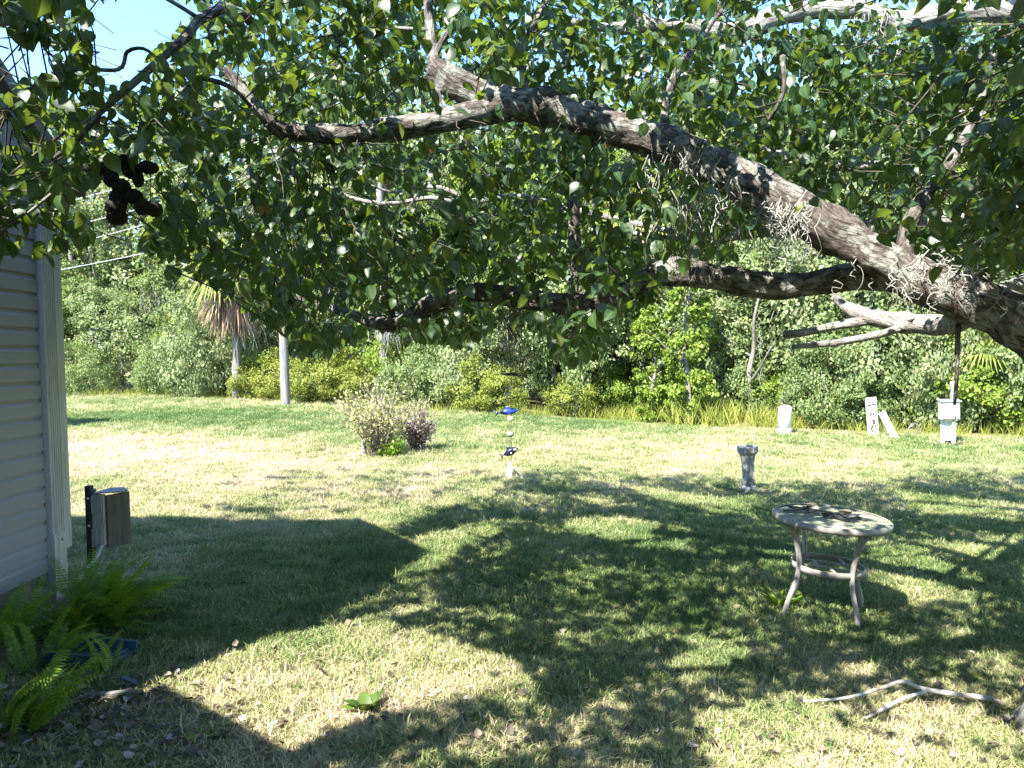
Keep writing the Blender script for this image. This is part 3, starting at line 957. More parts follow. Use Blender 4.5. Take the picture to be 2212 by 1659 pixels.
# sunlit gaps: nothing hangs between the sun and these boughs
for (qu, qv, qd, qr) in SUNLIT:
    Q = np.array(P(qu, qv, qd))
    tt = pos[:, 2] - Q[2]
    lat = np.hypot(pos[:, 0] - Q[0] + tt * SUN[0], pos[:, 1] - Q[1] + tt * SUN[1])
    bad |= (tt > 0.03) & (lat < qr) & (r.random(len(tt)) < 0.9)
ok = ~bad
kept = np.bincount(lid[ok], minlength=len(TWL)) / np.maximum(np.bincount(lid, minlength=len(TWL)), 1)
for k_, tw_ in enumerate(TWL):
    if kept[k_] > 0.55:
        V, q, uvv = tube_np(tw_, 3)
        TW.add(V, [q], uvv)
pos, tip, nrm, siz, var, u_, v_, d_ = (a[ok] for a in (pos, tip, nrm, siz, var, u_, v_, d_))
inside = (u_ > 10) & (u_ < 2200) & (v_ > 10) & (v_ < 800) & (d_ > 1)
score = np.where(inside, siz / np.maximum(d_, 0.1), 0)
top = np.argsort(-score)[:290]
rest = np.ones(len(pos), bool)
rest[top] = False
seen = (u_ > -80) & (u_ < 2290) & (v_ > -80) & (v_ < 900) & (d_ > 0.5)
for msk, tm in ((rest & seen, FINE), (rest & ~seen, LEAF)):
    fol = link('foliage', leaf_mesh('foliage', tm, pos[msk], tip[msk], nrm[msk], siz[msk], var[msk], tm is FINE), None, MAT['leaf'])
    tag(fol, kind='stuff')
    world_parent(fol, tree)
lmes = []
for k in range(8):
    me = mesh_np('leaf', T_leaf_fine(0.33 + 0.025 * (k % 4), 0.05 + 0.04 * (k % 3), 0.06 + 0.09 * (k % 4), 0.06 * (k % 3 - 1))[0], FINE[1], {'var': np.full(14, 0.12 + 0.085 * k), 'rib': RIB}, True)
    me.materials.append(MAT['leaf'])
    lmes.append(me)
tinv = Matrix.Translation(tree_base).inverted()
fx, fy, fz = frames(tip[top], nrm[top])
for i, j in enumerate(top):
    o = link('leaf', lmes[i % 8])
    m = Matrix((fx[i], fy[i], fz[i])).transposed().to_4x4() @ Matrix.Scale(siz[j], 4)
    m.translation = Vector(pos[j])
    o.parent = tree
    o.matrix_local = tinv @ m
tw = link('twigs', TW.mesh('twigs'), None, MAT['twig'])
tag(tw, kind='stuff')
world_parent(tw, tree)
print('leaves', len(pos), 'sprays', len(LPOS))

# ------------------------------------------------------------------ hanging moss
def strands(B, c, n, length, spread, seed, curl=0.03, rad=0.0016, seg=9):
    rr = np.random.default_rng(seed)
    for _ in range(n):
        p = np.array(c, float) + rr.normal(0, 1, 3) * np.array((spread, spread, spread * 0.35))
        L = length * rr.uniform(0.35, 1.1)
        pts = []
        ph, fr = rr.uniform(0, 6), rr.uniform(3, 9)
        drift = rr.normal(0, 0.09, 2)
        for k in range(seg):
            t = k / (seg - 1)
            pts.append((p[0] + drift[0] * L * t + curl * math.sin(ph + fr * t * 2), p[1] + drift[1] * L * t + curl * math.cos(ph * 1.7 + fr * t * 2), p[2] - L * t + curl * 0.6 * math.sin(fr * t * 3 + ph), rad * (1 - 0.4 * t)))
        V, q, uvv = tube_np(catmull(pts, 0.02 if L < 0.6 else 0.05), 3)
        B.add(V, [q], uvv, rr.uniform(0.3, 1.0))


for (u, v, d, n, L, sp_, lab) in [
    (1465, 345, 4.5, 34, 0.62, 0.10, 'pale curly moss hanging below the middle of the main limb'),
    (1540, 400, 4.45, 28, 0.5, 0.08, 'thin grey moss tuft hanging right of the longest curly moss'),
    (1695, 440, 4.35, 46, 0.36, 0.07, 'dense grey moss tuft clinging around the main limb near the fork'),
    (2010, 570, 4.25, 70, 0.26, 0.16, 'matted grey moss draped over the fork of the main limb'),
    (1108, 668, 5.35, 60, 0.44, 0.05, 'long grey moss beard hanging from the lower limb above the wind chime'),
    (1080, 355, 5.6, 14, 0.2, 0.05, 'small pale moss tuft caught high in the leaves at the centre'),
    (1900, 30, 5.6, 36, 0.6, 0.08, 'grey moss hanging from the upper right bough')]:
    B = Bag()
    p0 = P(u, v, d)
    strands(B, (0, 0, 0), n, L, sp_, int(u), 0.026, 0.0032)
    o = link('spanish_moss', B.mesh('spanish_moss'), None, MAT['moss'], p0)
    tag(o, lab, 'moss', 'moss hanging from the shade tree')

# ------------------------------------------------------------------ woods behind the lawn
EDGE = [(100, 857), (450, 862), (700, 875), (925, 890), (1300, 906), (1690, 938), (2000, 950), (2300, 958)]


def edge_uv(u):
    u = np.maximum(u, -600)
    return np.where(np.asarray(u) < 100, 857 + (100 - np.asarray(u)) * 0.004, 0) + (np.asarray(u) >= 100) * np.interp(u, [e[0] for e in EDGE], [e[1] for e in EDGE])


EA, EB = G(450, 862), G(2000, 950)
EDIR = (EB - EA).xy.normalized()
EN = Vector((-EDIR.y, EDIR.x))
if EN.y < 0:
    EN = -EN


def behind(u, back):
    g = G(u, edge_uv(u))
    q = g.xy + EN * (back + 0.9 * min(max((u - 1450) / 250, 0), 1) + 0.2)
    return Vector((q.x, q.y, zf(q.x, q.y)))


def crown_mesh(name, seed, rx, rz, zc, nclump, per, size, low=0.0, tmpl=DIAMOND, shell=0.55, droop=0.3):
    rr = np.random.default_rng(seed)
    d = rand_dirs(nclump, rr)
    rad = rr.random(nclump) ** (1 / 3) * (1 - shell) + shell * rr.uniform(0.75, 1.0, nclump)
    lump = 1 + 0.22 * np.sin(d[:, 0] * 4 + seed) * np.cos(d[:, 2] * 5 + seed * 2)
    C = d * (rad * lump)[:, None] * np.array((rx, rx, rz)) + np.array((0, 0, zc))
    C = C[C[:, 2] > low]
    m = len(C)
    cs = rr.uniform(0.25, 0.6, m) * (rx / 2.2) ** 0.5
    N = m * per
    off = rand_dirs(N, rr) * (rr.random(N) ** 0.5)[:, None]
    p = np.repeat(C, per, 0) + off * np.repeat(cs, per)[:, None] * np.array((1, 1, 0.7))
    p = p[p[:, 2] > 0.05]
    N2 = len(p)
    outw = p - np.array((0, 0, zc))
    outw /= np.linalg.norm(outw, axis=1)[:, None] + 1e-6
    nr = rand_dirs(N2, rr) * 0.75 + outw * 1.0 + np.array((0, 0, 0.55))
    tp = rand_dirs(N2, rr) + outw * 0.5 + np.array((0, 0, -droop))
    cv = np.repeat(np.clip(rr.normal(0.45, 0.18, m), 0, 1), per)[:N2]
    va = np.clip(cv + rr.normal(0, 0.15, N2), 0, 1)
    return leaf_mesh(name, tmpl, p, tp, nr, rr.uniform(0.6, 1.3, N2) * size, va)


def trunk_mesh(name, seed, h, r0, bend=0.4, limbs=4):
    rr = np.random.default_rng(seed)
    B = Bag()
    pts = []
    x = y = 0.0
    for k in range(6):
        t = k / 5
        pts.append((x, y, -0.2 + t * (h + 0.2), r0 * (1 - 0.75 * t) * (1.35 if k == 0 else 1)))
        x += rr.normal(0, bend * 0.3)
        y += rr.normal(0, bend * 0.3)
    c = catmull(pts, 0.25)
    B.tube(c, 9, 0.1, seed)
    for k in range(limbs):
        i = rr.integers(len(c) // 3, len(c) - 2)
        s = c[i]
        a = rr.uniform(0, 6.28)
        L = h * rr.uniform(0.25, 0.42)
        q = [(s[0], s[1], s[2], s[3] * 0.6), (s[0] + math.cos(a) * L * 0.5, s[1] + math.sin(a) * L * 0.5, s[2] + L * 0.35, s[3] * 0.4), (s[0] + math.cos(a) * L, s[1] + math.sin(a) * L, s[2] + L * 0.8, s[3] * 0.15)]
        B.tube(catmull(q, 0.3), 6, 0.05, seed + k)
    me = B.mesh(name, True)
    return me


tall = [crown_mesh('crown', 100 + k, 2.9, 4.2, 6.2, 140, 95, 0.15, 1.2) for k in range(3)]
mid = [crown_mesh('crown', 120 + k, 2.2, 2.6, 3.3, 130, 95, 0.12, 0.5) for k in range(3)]
low = [crown_mesh('crown', 140 + k, 1.35, 1.15, 1.0, 80, 110, 0.09, 0.0, DIAMOND, 0.5, 0.1) for k in range(3)]
ttr = [trunk_mesh('trunk', 160 + k, 8.5, 0.2) for k in range(3)]
mtr = [trunk_mesh('trunk', 170 + k, 4.2, 0.11) for k in range(3)]
ltr = [trunk_mesh('stem', 180 + k, 1.2, 0.035, 0.3, 5) for k in range(2)]
for me in ttr + mtr + ltr:
    me.materials.append(MAT['wtrunk'])
_cm = {}


def coloured(me, m):
    k = (me.name, m)
    if k not in _cm:
        c = me.copy()
        c.materials.clear()
        c.materials.append(MAT[m])
        _cm[k] = c
    return _cm[k]


def wood_tree(name, loc, crown, trunk, m, s, label, group, cat='tree', sz=None, part='trunk'):
    t = empty(name, loc, label, cat, group, random.uniform(0, 6.28))
    o = link('crown' if cat == 'tree' else 'foliage', coloured(crown, m), t)
    q = link(part, trunk, t)
    t.scale = (s, s, sz or s)
    return t


MARK = [(300, 'beyond the shed at the far left'), (560, 'around the shaggy palm'), (720, 'behind the left utility pole'), (940, 'behind the lone yellow bush'), (1180, 'behind the hanging wind chime'), (1430, 'right of the wind chime'), (1600, 'behind the tall yellow grass'), (1760, 'behind the white pipe marker'), (1960, 'behind the two white boards'), (2120, 'behind the grey electrical box'), (9999, 'at the far right of the lawn')]


def where(u):
    for lim, t in MARK:
        if u < lim:
            return t


rr = np.random.default_rng(55)
# tall back row and mid row
for u in list(range(-430, 2500, 84)):
    b = rr.uniform(5.5, 8.5)
    uu = u + rr.uniform(-30, 30)
    g = behind(min(max(uu, -500), 2600), b)
    m = ['wood_leaf', 'grey_leaf', 'wood_leaf', 'grey_leaf', 'lime_leaf'][rr.integers(0, 5)] if uu > 900 else ['grey_leaf', 'wood_leaf', 'grey_leaf'][rr.integers(0, 3)]
    wood_tree('woodland_tree', g, tall[rr.integers(0, 3)], ttr[rr.integers(0, 3)], m, rr.uniform(0.9, 1.2) * (1.25 if uu < 700 else 1.0), 'tall leafy woodland tree rising ' + where(uu), 'tall trees in the wood behind the lawn')
for u in list(range(-240, 2450, 84)):
    uu = u + rr.uniform(-25, 25)
    g = behind(uu, rr.uniform(2.6, 4.4))
    m = ['wood_leaf', 'grey_leaf', 'lime_leaf', 'wood_leaf', 'grey_leaf'][rr.integers(0, 5)]
    wood_tree('understory_tree', g, mid[rr.integers(0, 3)], mtr[rr.integers(0, 3)], m, rr.uniform(0.75, 1.15), 'bushy understory tree ' + where(uu) + ', below the taller trees', 'understory trees along the wood edge')
YEL = [(505, 0.62), (565, 0.72), (660, 0.8), (705, 0.6), (990, 0.8), (1050, 0.6), (1210, 0.62)]
for u in list(range(140, 2350, 62)):
    uu = u + rr.uniform(-15, 15)
    if any(abs(uu - y) < 30 for y, _ in YEL):
        continue
    g = behind(uu, rr.uniform(0.7, 2.6))
    s = rr.uniform(0.5, 1.25) * (1.0 if uu > 700 else 1.25)
    m = ['lime_leaf', 'wood_leaf', 'grey_leaf', 'wood_leaf'][rr.integers(0, 4)]
    wood_tree('shrub', g, low[rr.integers(0, 3)], ltr[rr.integers(0, 2)], m, s * (0.8 if s > 1 else 1), 'green lawn-edge shrub ' + where(uu), 'green shrubs along the lawn edge', 'shrub', s * rr.uniform(0.8, 1.9), 'stem')
ylab = ['yellow flowering shrub just left of the left utility pole, leftmost of the yellow ones', 'yellow flowering shrub beside the left utility pole on its left', 'big yellow flowering shrub right behind the left utility pole', 'low yellow shrub between the left utility pole and the lone bush', 'broad yellow-green shrub at the lawn edge right of the lone bush', 'smaller yellow-green shrub left of the wind chime', 'yellow-green shrub at the lawn edge right of the wind chime']
for (u, s), lab in zip(YEL, ylab):
    wood_tree('yellow_shrub', behind(u, 0.7), low[rr.integers(0, 3)], ltr[0], 'yellow_leaf', s * (1.15 if u < 800 else 0.95), lab, 'yellow shrubs along the lawn edge', 'shrub', None, 'stem')

# vine covered snags, bright green
for (u, b, s, lab) in [(1475, 2.2, 0.85, 'bright green vine-draped tree column right of the wind chime'), (1395, 2.0, 0.6, 'shorter vine-draped column left of the tallest vine column')]:
    me = crown_mesh('crown', int(u), 0.75, 2.9, 2.8, 70, 90, 0.12, 0.0, OVAL, 0.7, 0.8)
    wood_tree('vine_tree', behind(u, b - 1.9), me, mtr[1], 'lime_leaf', s, lab, 'vine-draped trees')

# bare grey trunks in the wood
for (u, b, h, rad_, lab) in [(205, 1.0, 6, .12, 'pale bare trunk near the shed corner'), (335, 1.1, 5, .14, 'white lichen-covered trunk between the shed and the shaggy palm'), (585, 1.6, 5.5, .17, 'leaning grey trunk between the shaggy palm and the left utility pole'), (1555, 0.5, 3.5, .11, 'grey trunk at the lawn edge right of the vine-draped tree'), (1650, 1.5, 4.0, .10, 'slim trunk standing left of the white pipe marker'), (2205, 0.3, 2.6, .12, 'pale trunk at the far right edge of the wood')]:
    t = empty('bare_trunk_tree', behind(u, b + (1.8 if u < 1000 else 1.6)), lab, 'tree', 'bare trunks at the wood edge')
    me = trunk_mesh('trunk', int(u), h, rad_, 0.5, 5 if u < 1000 else 2)
    me.materials.append(MAT['wtrunk'])
    link('trunk', me, t)
    B = Bag()
    strands(B, (0, 0, h * 0.75), 60 if u < 1000 else 14, 1.4, 0.7, int(u), 0.05, 0.006, 6)
    link('moss', B.mesh('moss'), t, MAT['moss'])

# far wood closing the view
n = 30000
rr2 = np.random.default_rng(77)
uu = rr2.uniform(-560, 2800, n)
bb = rr2.uniform(10, 18, n)
base = np.array([np.array(behind(u_k, 0)) for u_k in np.linspace(-600, 2800, 69)])
ix = (uu + 600) / 50
i0 = np.clip(ix.astype(int), 0, 67)
f = (ix - i0)[:, None]
q = base[i0] * (1 - f) + base[i0 + 1] * f
hh = 9.5 + 3.5 * np.exp(-((uu - 200) / 400) ** 2) + 1.8 * np.sin(uu / 60) + 1.1 * np.sin(uu / 23 + 1)
z = rr2.random(n) ** 0.8 * hh
q = q + np.stack((EN.x * bb, EN.y * bb, z), 1)
fw = link('far_wood', leaf_mesh('far_wood', DIAMOND, q, rand_dirs(n, rr2), rand_dirs(n, rr2) + np.array((-0.3, -0.6, 0.4)), rr2.uniform(0.35, 0.7, n), rr2.random(n)), None, MAT['grey_leaf'])
tag(fw, 'hazy mass of distant woodland behind the nearer trees', 'woodland', None, 'stuff')


# palms
def fan_frond(B, c, dirv, L, n, spread, va, droop=0.4, seed=0):
    """palmetto fan: n narrow blades radiating from the end of a stalk"""
    rr = np.random.default_rng(seed)
    dirv = np.array(dirv, float)
    dirv /= np.linalg.norm(dirv)
    side = np.cross(dirv, (0, 0, 1.0))
    side /= np.linalg.norm(side) + 1e-6
    up = np.cross(side, dirv)
    hub = np.array(c) + dirv * L * 0.45
    V, q, uvv = tube_np(np.array([(*c, 0.012), (*hub, 0.009)]), 3)
    B.add(V, [q], uvv, va)
    for k in range(n):
        a = (k / (n - 1) - 0.5) * spread
        d = dirv * math.cos(a) + side * math.sin(a) + up * rr.normal(0, 0.08)
        l = L * 0.6 * rr.uniform(0.85, 1.1)
        m1 = hub + d * l * 0.55
        e = hub + d * l + np.array((0, 0, -droop * l))
        w = np.cross(d, up)
        w = w / np.linalg.norm(w) * 0.02 * L
        V = np.array((hub - w * 0.3, hub + w * 0.3, m1 + w, m1 - w, e))
        B.add(V, [np.array([(0, 1, 2, 3)]), np.array([(3, 2, 4)])], None, np.clip(va + rr.normal(0, 0.12), 0, 1))


def cabbage_palm(u, b, h, s, label, skirt=True, live=20, dead=22, seed=1):
    rr = np.random.default_rng(seed)
    t = empty('palm_tree', behind(u, b), label, 'palm tree', 'palms in the wood')
    B = Bag()
    B.tube(catmull([(0, 0, -0.2, 0.17), (0.05, 0, h * 0.5, 0.15), (0, 0.05, h, 0.15)], 0.15), 10, 0.12, seed)
    link('trunk', B.mesh('palm_trunk', True), t, MAT['wtrunk'])
    for k in range(live):
        B = Bag()
        a = rr.uniform(0, 6.28)
        el = rr.uniform(-0.5, 1.0)
        fan_frond(B, (0, 0, h), (math.cos(a) * math.cos(el), math.sin(a) * math.cos(el), math.sin(el)), s * rr.uniform(0.85, 1.15), 18, 2.4, rr.uniform(0.3, 0.9), 0.55, seed * 100 + k)
        link('frond', B.mesh('frond'), t, MAT['palm'])
    if skirt:
        for k in range(dead):
            B = Bag()
            a = rr.uniform(0, 6.28)
            el = rr.uniform(-1.5, -0.85)
            fan_frond(B, (0.12 * math.cos(a), 0.12 * math.sin(a), h - rr.uniform(0.0, 0.5)), (math.cos(a) * math.cos(el), math.sin(a) * math.cos(el), math.sin(el)), s * rr.uniform(0.7, 1.05), 12, 1.2, rr.uniform(0.2, 0.9), 0.3, seed * 200 + k)
            link('dead_frond', B.mesh('dead_frond'), t, MAT['palm_dead'])
    return t


cabbage_palm(497, 0.1, 4.9, 2.1, 'shaggy palm with a skirt of brown dead fronds left of the utility pole', True, 24, 26, 3)
cabbage_palm(2150, 1.0, 1.7, 1.1, 'yellowing palm behind the electrical box at the far right', True, 12, 8, 4)
cabbage_palm(1300, 3.0, 6.2, 1.9, 'tall palm half hidden by the tree canopy at the centre', True, 18, 10, 5)
cabbage_palm(945, 1.6, 0.5, 1.1, 'low palmetto at the wood edge behind the lone bush', False, 14, 0, 6)
cabbage_palm(790, 2.2, 2.6, 1.5, 'small palm with dead fronds left of the right utility pole', True, 12, 14, 7)
for (u, b, z0, L, lab) in [(518, 0.3, 3.9, 1.9, 'white-grey moss beard hanging from the shaggy palm'), (480, 3.0, 7.0, 1.6, 'pale moss hanging from the trees above the shaggy palm'), (795, 1.0, 3.6, 1.6, 'grey moss hanging beside the right utility pole')]:
    g = behind(u, b)
    B = Bag()
    strands(B, (0, 0, 0), 110, L, 0.3, int(u) + 3, 0.06, 0.012, 6)
    o = link('spanish_moss', B.mesh('spanish_moss'), None, MAT['moss'], (g.x, g.y, g.z + z0))
    tag(o, lab, 'moss', 'moss in the wood')

# tall rough grass along the edge
n = 22000
rr3 = np.random.default_rng(88)
uu = rr3.uniform(130, 2300, n)
w = 0.2 + 1.0 * np.exp(-((uu - 1500) / 150) ** 2) + 0.25 * np.exp(-((uu - 260) / 120) ** 2)
eb = np.array([np.array(behind(a, 0)) for a in np.linspace(100, 2320, 75)])
ix = (uu - 100) / 30
i0 = np.clip(ix.astype(int), 0, 73)
f = (ix - i0)[:, None]
q = eb[i0] * (1 - f) + eb[i0 + 1] * f
bk = rr3.uniform(-0.15, 1.3, n) * (0.5 + w)
q = q + np.stack((EN.x * bk, EN.y * bk, np.zeros(n)), 1)
keepg = rr3.random(n) < (0.35 + 0.65 * np.exp(-((uu - 1520) / 190) ** 2)) * (0.5 + 0.5 * np.sin(uu / 17) * np.sin(uu / 41 + 1))
q, uu, w = q[keepg], uu[keepg], w[keepg]
n = len(q)
lean = rand_dirs(n, rr3) * 0.6 + np.array((0, 0, 1.0))
tg_t = (np.array([(-0.016, 0, 0), (0.016, 0, 0), (0.013, 0.55, 0.05), (-0.013, 0.55, 0.05), (0, 1, 0.26)], float), [np.array([(0, 1, 2, 3)]), np.array([(3, 2, 4)])])
tg = link('tall_grass', leaf_mesh('tall_grass', tg_t, q, lean, rand_dirs(n, rr3), rr3.uniform(0.22, 0.5, n) * (0.6 + w), np.clip(rr3.normal(0.55, 0.3, n), 0, 1)), None, MAT['yellow_leaf'])
tag(tg, 'unmown yellowing grass growing along the wood edge', 'tall grass', None, 'stuff')


# ------------------------------------------------------------------ utility poles and wires
def pole(u, v, d, rad_, h, label):
    g = G(u, v)
    q = P(u, v, d)
    x, y = q.x, q.y
    t = empty('utility_pole', (x, y, zf(x, y)), label, 'utility pole', 'utility poles at the wood edge')
    B = Bag()
    B.tube(catmull([(0, 0, -0.3, rad_), (0, 0, h * 0.5, rad_ * 0.9), (0, 0, h, rad_ * 0.75)], 0.3), 14, 0.025, int(u))
    link('shaft', B.mesh('shaft', True), t, MAT['pole'])
    bm = bmesh.new()
    box(bm, (0, -rad_ * 0.72, h - 0.45), (1.6, 0.1, 0.12), None, 0.01)
    link('crossarm', bm_mesh('crossarm', bm), t, MAT['pole'])
    for k in (-0.7, 0.0, 0.7):
        bm = bmesh.new()
        lathe(bm, [(0.03, 0), (0.045, 0.05), (0.03, 0.08), (0.045, 0.12), (0.015, 0.16)], 10, (k, -rad_ * 0.72, h - 0.39))
        link('insulator', bm_mesh('insulator', bm, True), t, MAT['trim'])
    return Vector((x, y, zf(x, y))), h


gq = G(617, 877)
dp = proj(np.array([gq]))[2][0]
p1, hp1 = pole(617, 877, dp, 0.15, 8.6, 'weathered grey utility pole standing left of the lone yellow bush')
gq = G(832, 874)
dp = proj(np.array([gq]))[2][0]
p2, hp2 = pole(832, 874, dp, 0.145, 8.4, 'weathered grey utility pole rising behind the lone yellow bush')
MAT['wire'] = mat('pale_wire', [(0.3, (0.4, 0.4, 0.4)), (0.7, (0.5, 0.5, 0.5))], 3, 0.4)
wl = ['topmost of the four power lines left of the canopy', 'second highest of the four power lines left of the canopy', 'third highest of the four power lines left of the canopy', 'lowest of the four power lines left of the canopy']
d1 = proj(np.array([p1]))[2][0]
for k, ((ua, va), (ub, vb)) in enumerate([((100, 448), (613, 285)), ((100, 500), (613, 355)), ((100, 541), (613, 385)), ((100, 588), (613, 468))]):
    a, b = P(ua, va, d1 - 1.5), P(ub, vb, d1 - 0.1)
    pts = []
    for j in range(13):
        t = (j / 12) * 1.6 - 0.0
        p = b + (a - b) * t
        pts.append((p.x, p.y, p.z - 0.5 * t * (1 - t) * (1 if t < 1 else -1), 0.011))
    B = Bag()
    B.tube(np.array(pts), 5)
    o = link('power_line', B.mesh('power_line', True), None, MAT['wire'])
    tag(o, wl[k], 'wire', 'power lines')

# ------------------------------------------------------------------ lone bush on the lawn
def stem_bush(name, u, v, rx, h, nst, nleaf, m, label, seed, lsize=0.05, trunk=None, stem_m='dead_leaf', cat='shrub'):
    g = G(u, v)
    rr = np.random.default_rng(seed)
    t = empty(name, g, label, cat)
    B = Bag()
    Lp, Lt = [], []
    for k in range(nst):
        a = rr.uniform(0, 6.28)
        rad_ = rx * math.sqrt(rr.random())
        hh = h * rr.uniform(0.55, 1.0) * (1 - 0.35 * (rad_ / rx) ** 2)
        b0 = np.array((rr.normal(0, 0.08 * rx), rr.normal(0, 0.08 * rx), 0))
        e = np.array((rad_ * math.cos(a), rad_ * math.sin(a), hh))
        mpt = b0 + (e - b0) * 0.5 + np.array((0, 0, 0.12 * h)) + rr.normal(0, 0.06, 3)
        c = catmull([(*b0, 0.009), (*mpt, 0.006), (*e, 0.002)], 0.12)
        V, q, uvv = tube_np(c, 3)
        B.add(V, [q], uvv, rr.uniform(0.2, 1))
        nl = nleaf // nst
        ti = rr.random(nl) ** 0.6
        idx = np.minimum((ti * (len(c) - 1)).astype(int), len(c) - 1)
        Lp.append(c[idx, :3] + rr.normal(0, 0.055, (nl, 3)))
        Lt.append(rand_dirs(nl, rr) + np.array((math.cos(a) * .4, math.sin(a) * .4, 0.35)))
    link('stem', B.mesh('stem'), t, MAT[stem_m])
    p, tp = np.concatenate(Lp), np.concatenate(Lt)
    ok = p[:, 2] > 0.02
    p, tp = p[ok], tp[ok]
    link('foliage', leaf_mesh('foliage', DIAMOND, p, tp, rand_dirs(len(p), rr), rr.uniform(0.6, 1.4, len(p)) * lsize, rr.random(len(p))), t, MAT[m])
    if trunk:
        B = Bag()
        B.tube(catmull(trunk, 0.05), 9, 0.1, seed)
        link('trunk', B.mesh('trunk', True), t, MAT['bark_grey_sunlit'])
    return t


sc_ = proj(np.array([G(840, 985)]))[2][0] / FPX / K
g0 = G(822, 983)
g1 = G(787, 985)
dx = (g1 - g0).x
stem_bush('lone_bush', 822, 983, 0.98, 1.5, 110, 3000, 'straw_leaf', 'sparse yellowish bush standing alone in the middle of the lawn', 61, 0.052,
          [(dx, 0, -0.05, 0.045), (dx - 0.01, 0, 0.22, 0.04), (dx + 0.01, 0, 0.36, 0.038), (dx + 0.09, 0.02, 0.5, 0.024), (dx + 0.16, 0.05, 0.66, 0.015), (dx + 0.12, 0.1, 0.95, 0.008)])
stem_bush('dead_bush', 900, 972, 0.42, 0.88, 110, 2400, 'dead_leaf', 'brown dead twiggy bush at the right foot of the lone yellow bush', 62, 0.05)
stem_bush('weed_clump', 845, 985, 0.25, 0.22, 30, 500, 'fern', 'low green weeds at the foot of the lone yellow bush', 63, 0.06, None, 'fern', 'weed')

# ------------------------------------------------------------------ markers and boxes on the right
MAT['white'] = mat('white_paint', [(0.3, (0.42, 0.42, 0.41)), (0.45, (0.6, 0.6, 0.6)), (0.7, (0.72, 0.72, 0.72))], 12, 0.55, 0.1, 30)
MAT['pipe'] = mat('stained_white_plastic', [(0.35, (0.44, 0.45, 0.42)), (0.55, (0.68, 0.68, 0.66)), (0.8, (0.8, 0.8, 0.79))], 7, 0.6, 0.2, 20, (1, 1, 0.4))
MAT['greybox'] = mat('grey_enamel', [(0.3, (0.34, 0.36, 0.38)), (0.7, (0.46, 0.48, 0.5))], 4, 0.5)
MAT['black'] = mat('black_metal', [(0.3, (0.012, 0.012, 0.012)), (0.7, (0.035, 0.03, 0.028))], 20, 0.6)
MAT['mulch'] = mat('red_mulch', [(0.3, (0.16, 0.08, 0.05)), (0.7, (0.36, 0.22, 0.16))], 18, 0.95, 0.8, 40)


def mpp(u, v):
    """metres per photo px at the ground point"""
    g = G(u, v)
    return g, proj(np.array([g]))[2][0] * K / FPX


g, s = mpp(1694, 937)
t = empty('pipe_marker', g, 'white capped plastic pipe marker standing at the edge of the lawn', 'marker')
bm = bmesh.new()
w, h = 14.5 * s, 61 * s
lathe(bm, [(w * 0.96, 0.06), (w * 0.96, h - 0.06), (w * 0.9, h - 0.03), (w * 0.6, h), (w * 0.1, h + 0.012)], 20)
link('pipe', bm_mesh('pipe', bm, True), t, MAT['pipe']).rotation_euler = (0, 0.05, 0)
bm = bmesh.new()
lathe(bm, [(w * 1.02, -0.05), (w * 1.02, 0.12), (w * 0.98, 0.13)], 20)
link('collar', bm_mesh('collar', bm, True), t, MAT['pipe'])

g, s = mpp(1887, 940)
t = empty('white_board', g, 'upright white board with dark stains standing in the lawn edge', 'board', None, 0.1)
bm = bmesh.new()
box(bm, (0, 0, 39 * s), (24 * s, 0.03, 86 * s), None, 0.006)
o = link('board', bm_mesh('board', bm), t, MAT['white'])
o.rotation_euler = (0, -0.08, 0)
for k, (x, z, w_, h_, tilt) in enumerate([(-5, 66, 7, 2.2, 0.1), (5, 66, 7, 2.2, 0.1), (-3, 46, 2.5, 6, 0.3), (3.5, 46, 2.5, 5, 0), (0, 24, 2.0, 14, 0.35), (5, 20, 1.8, 12, -0.2), (-4, 12, 2, 9, -0.3), (2, 32, 8, 1.8, 0.4)]):
    bm = bmesh.new()
    box(bm, (x * s, -0.0185, z * s), (w_ * s * 1.3, 0.006, h_ * s * 1.3), Euler((0, tilt, 0)))
    q = link('stain', bm_mesh('stain', bm), t, MAT['black'])
    q.rotation_euler = (0, -0.08, 0)
    q.location = (0, -0.0, 0)
g, s = mpp(1932, 945)
t = empty('leaning_plank', g, 'plain white plank leaning to the right side against the upright white board', 'plank', None, 0.15)
bm = bmesh.new()
box(bm, (0, 0, 30 * s), (16 * s, 0.03, 70 * s), None, 0.006)
o = link('plank', bm_mesh('plank', bm), t, MAT['white'])
o.rotation_euler = (0.05, -0.52, 0)
g, s = mpp(1975, 940)
t = empty('wire_arch', g, 'small pale arched wire frame in the grass left of the electrical box', 'frame')
for k in range(3):
    B = Bag()
    pts = [(math.cos(a) * 15 * s * (1 - 0.2 * k), 0.05 * k, max(0, math.sin(a)) * (26 - 4 * k) * s, 0.01) for a in np.linspace(0, PI, 12)]
    B.tube(np.array(pts), 5)
    link('hoop', B.mesh('hoop', True), t, MAT['pole'])

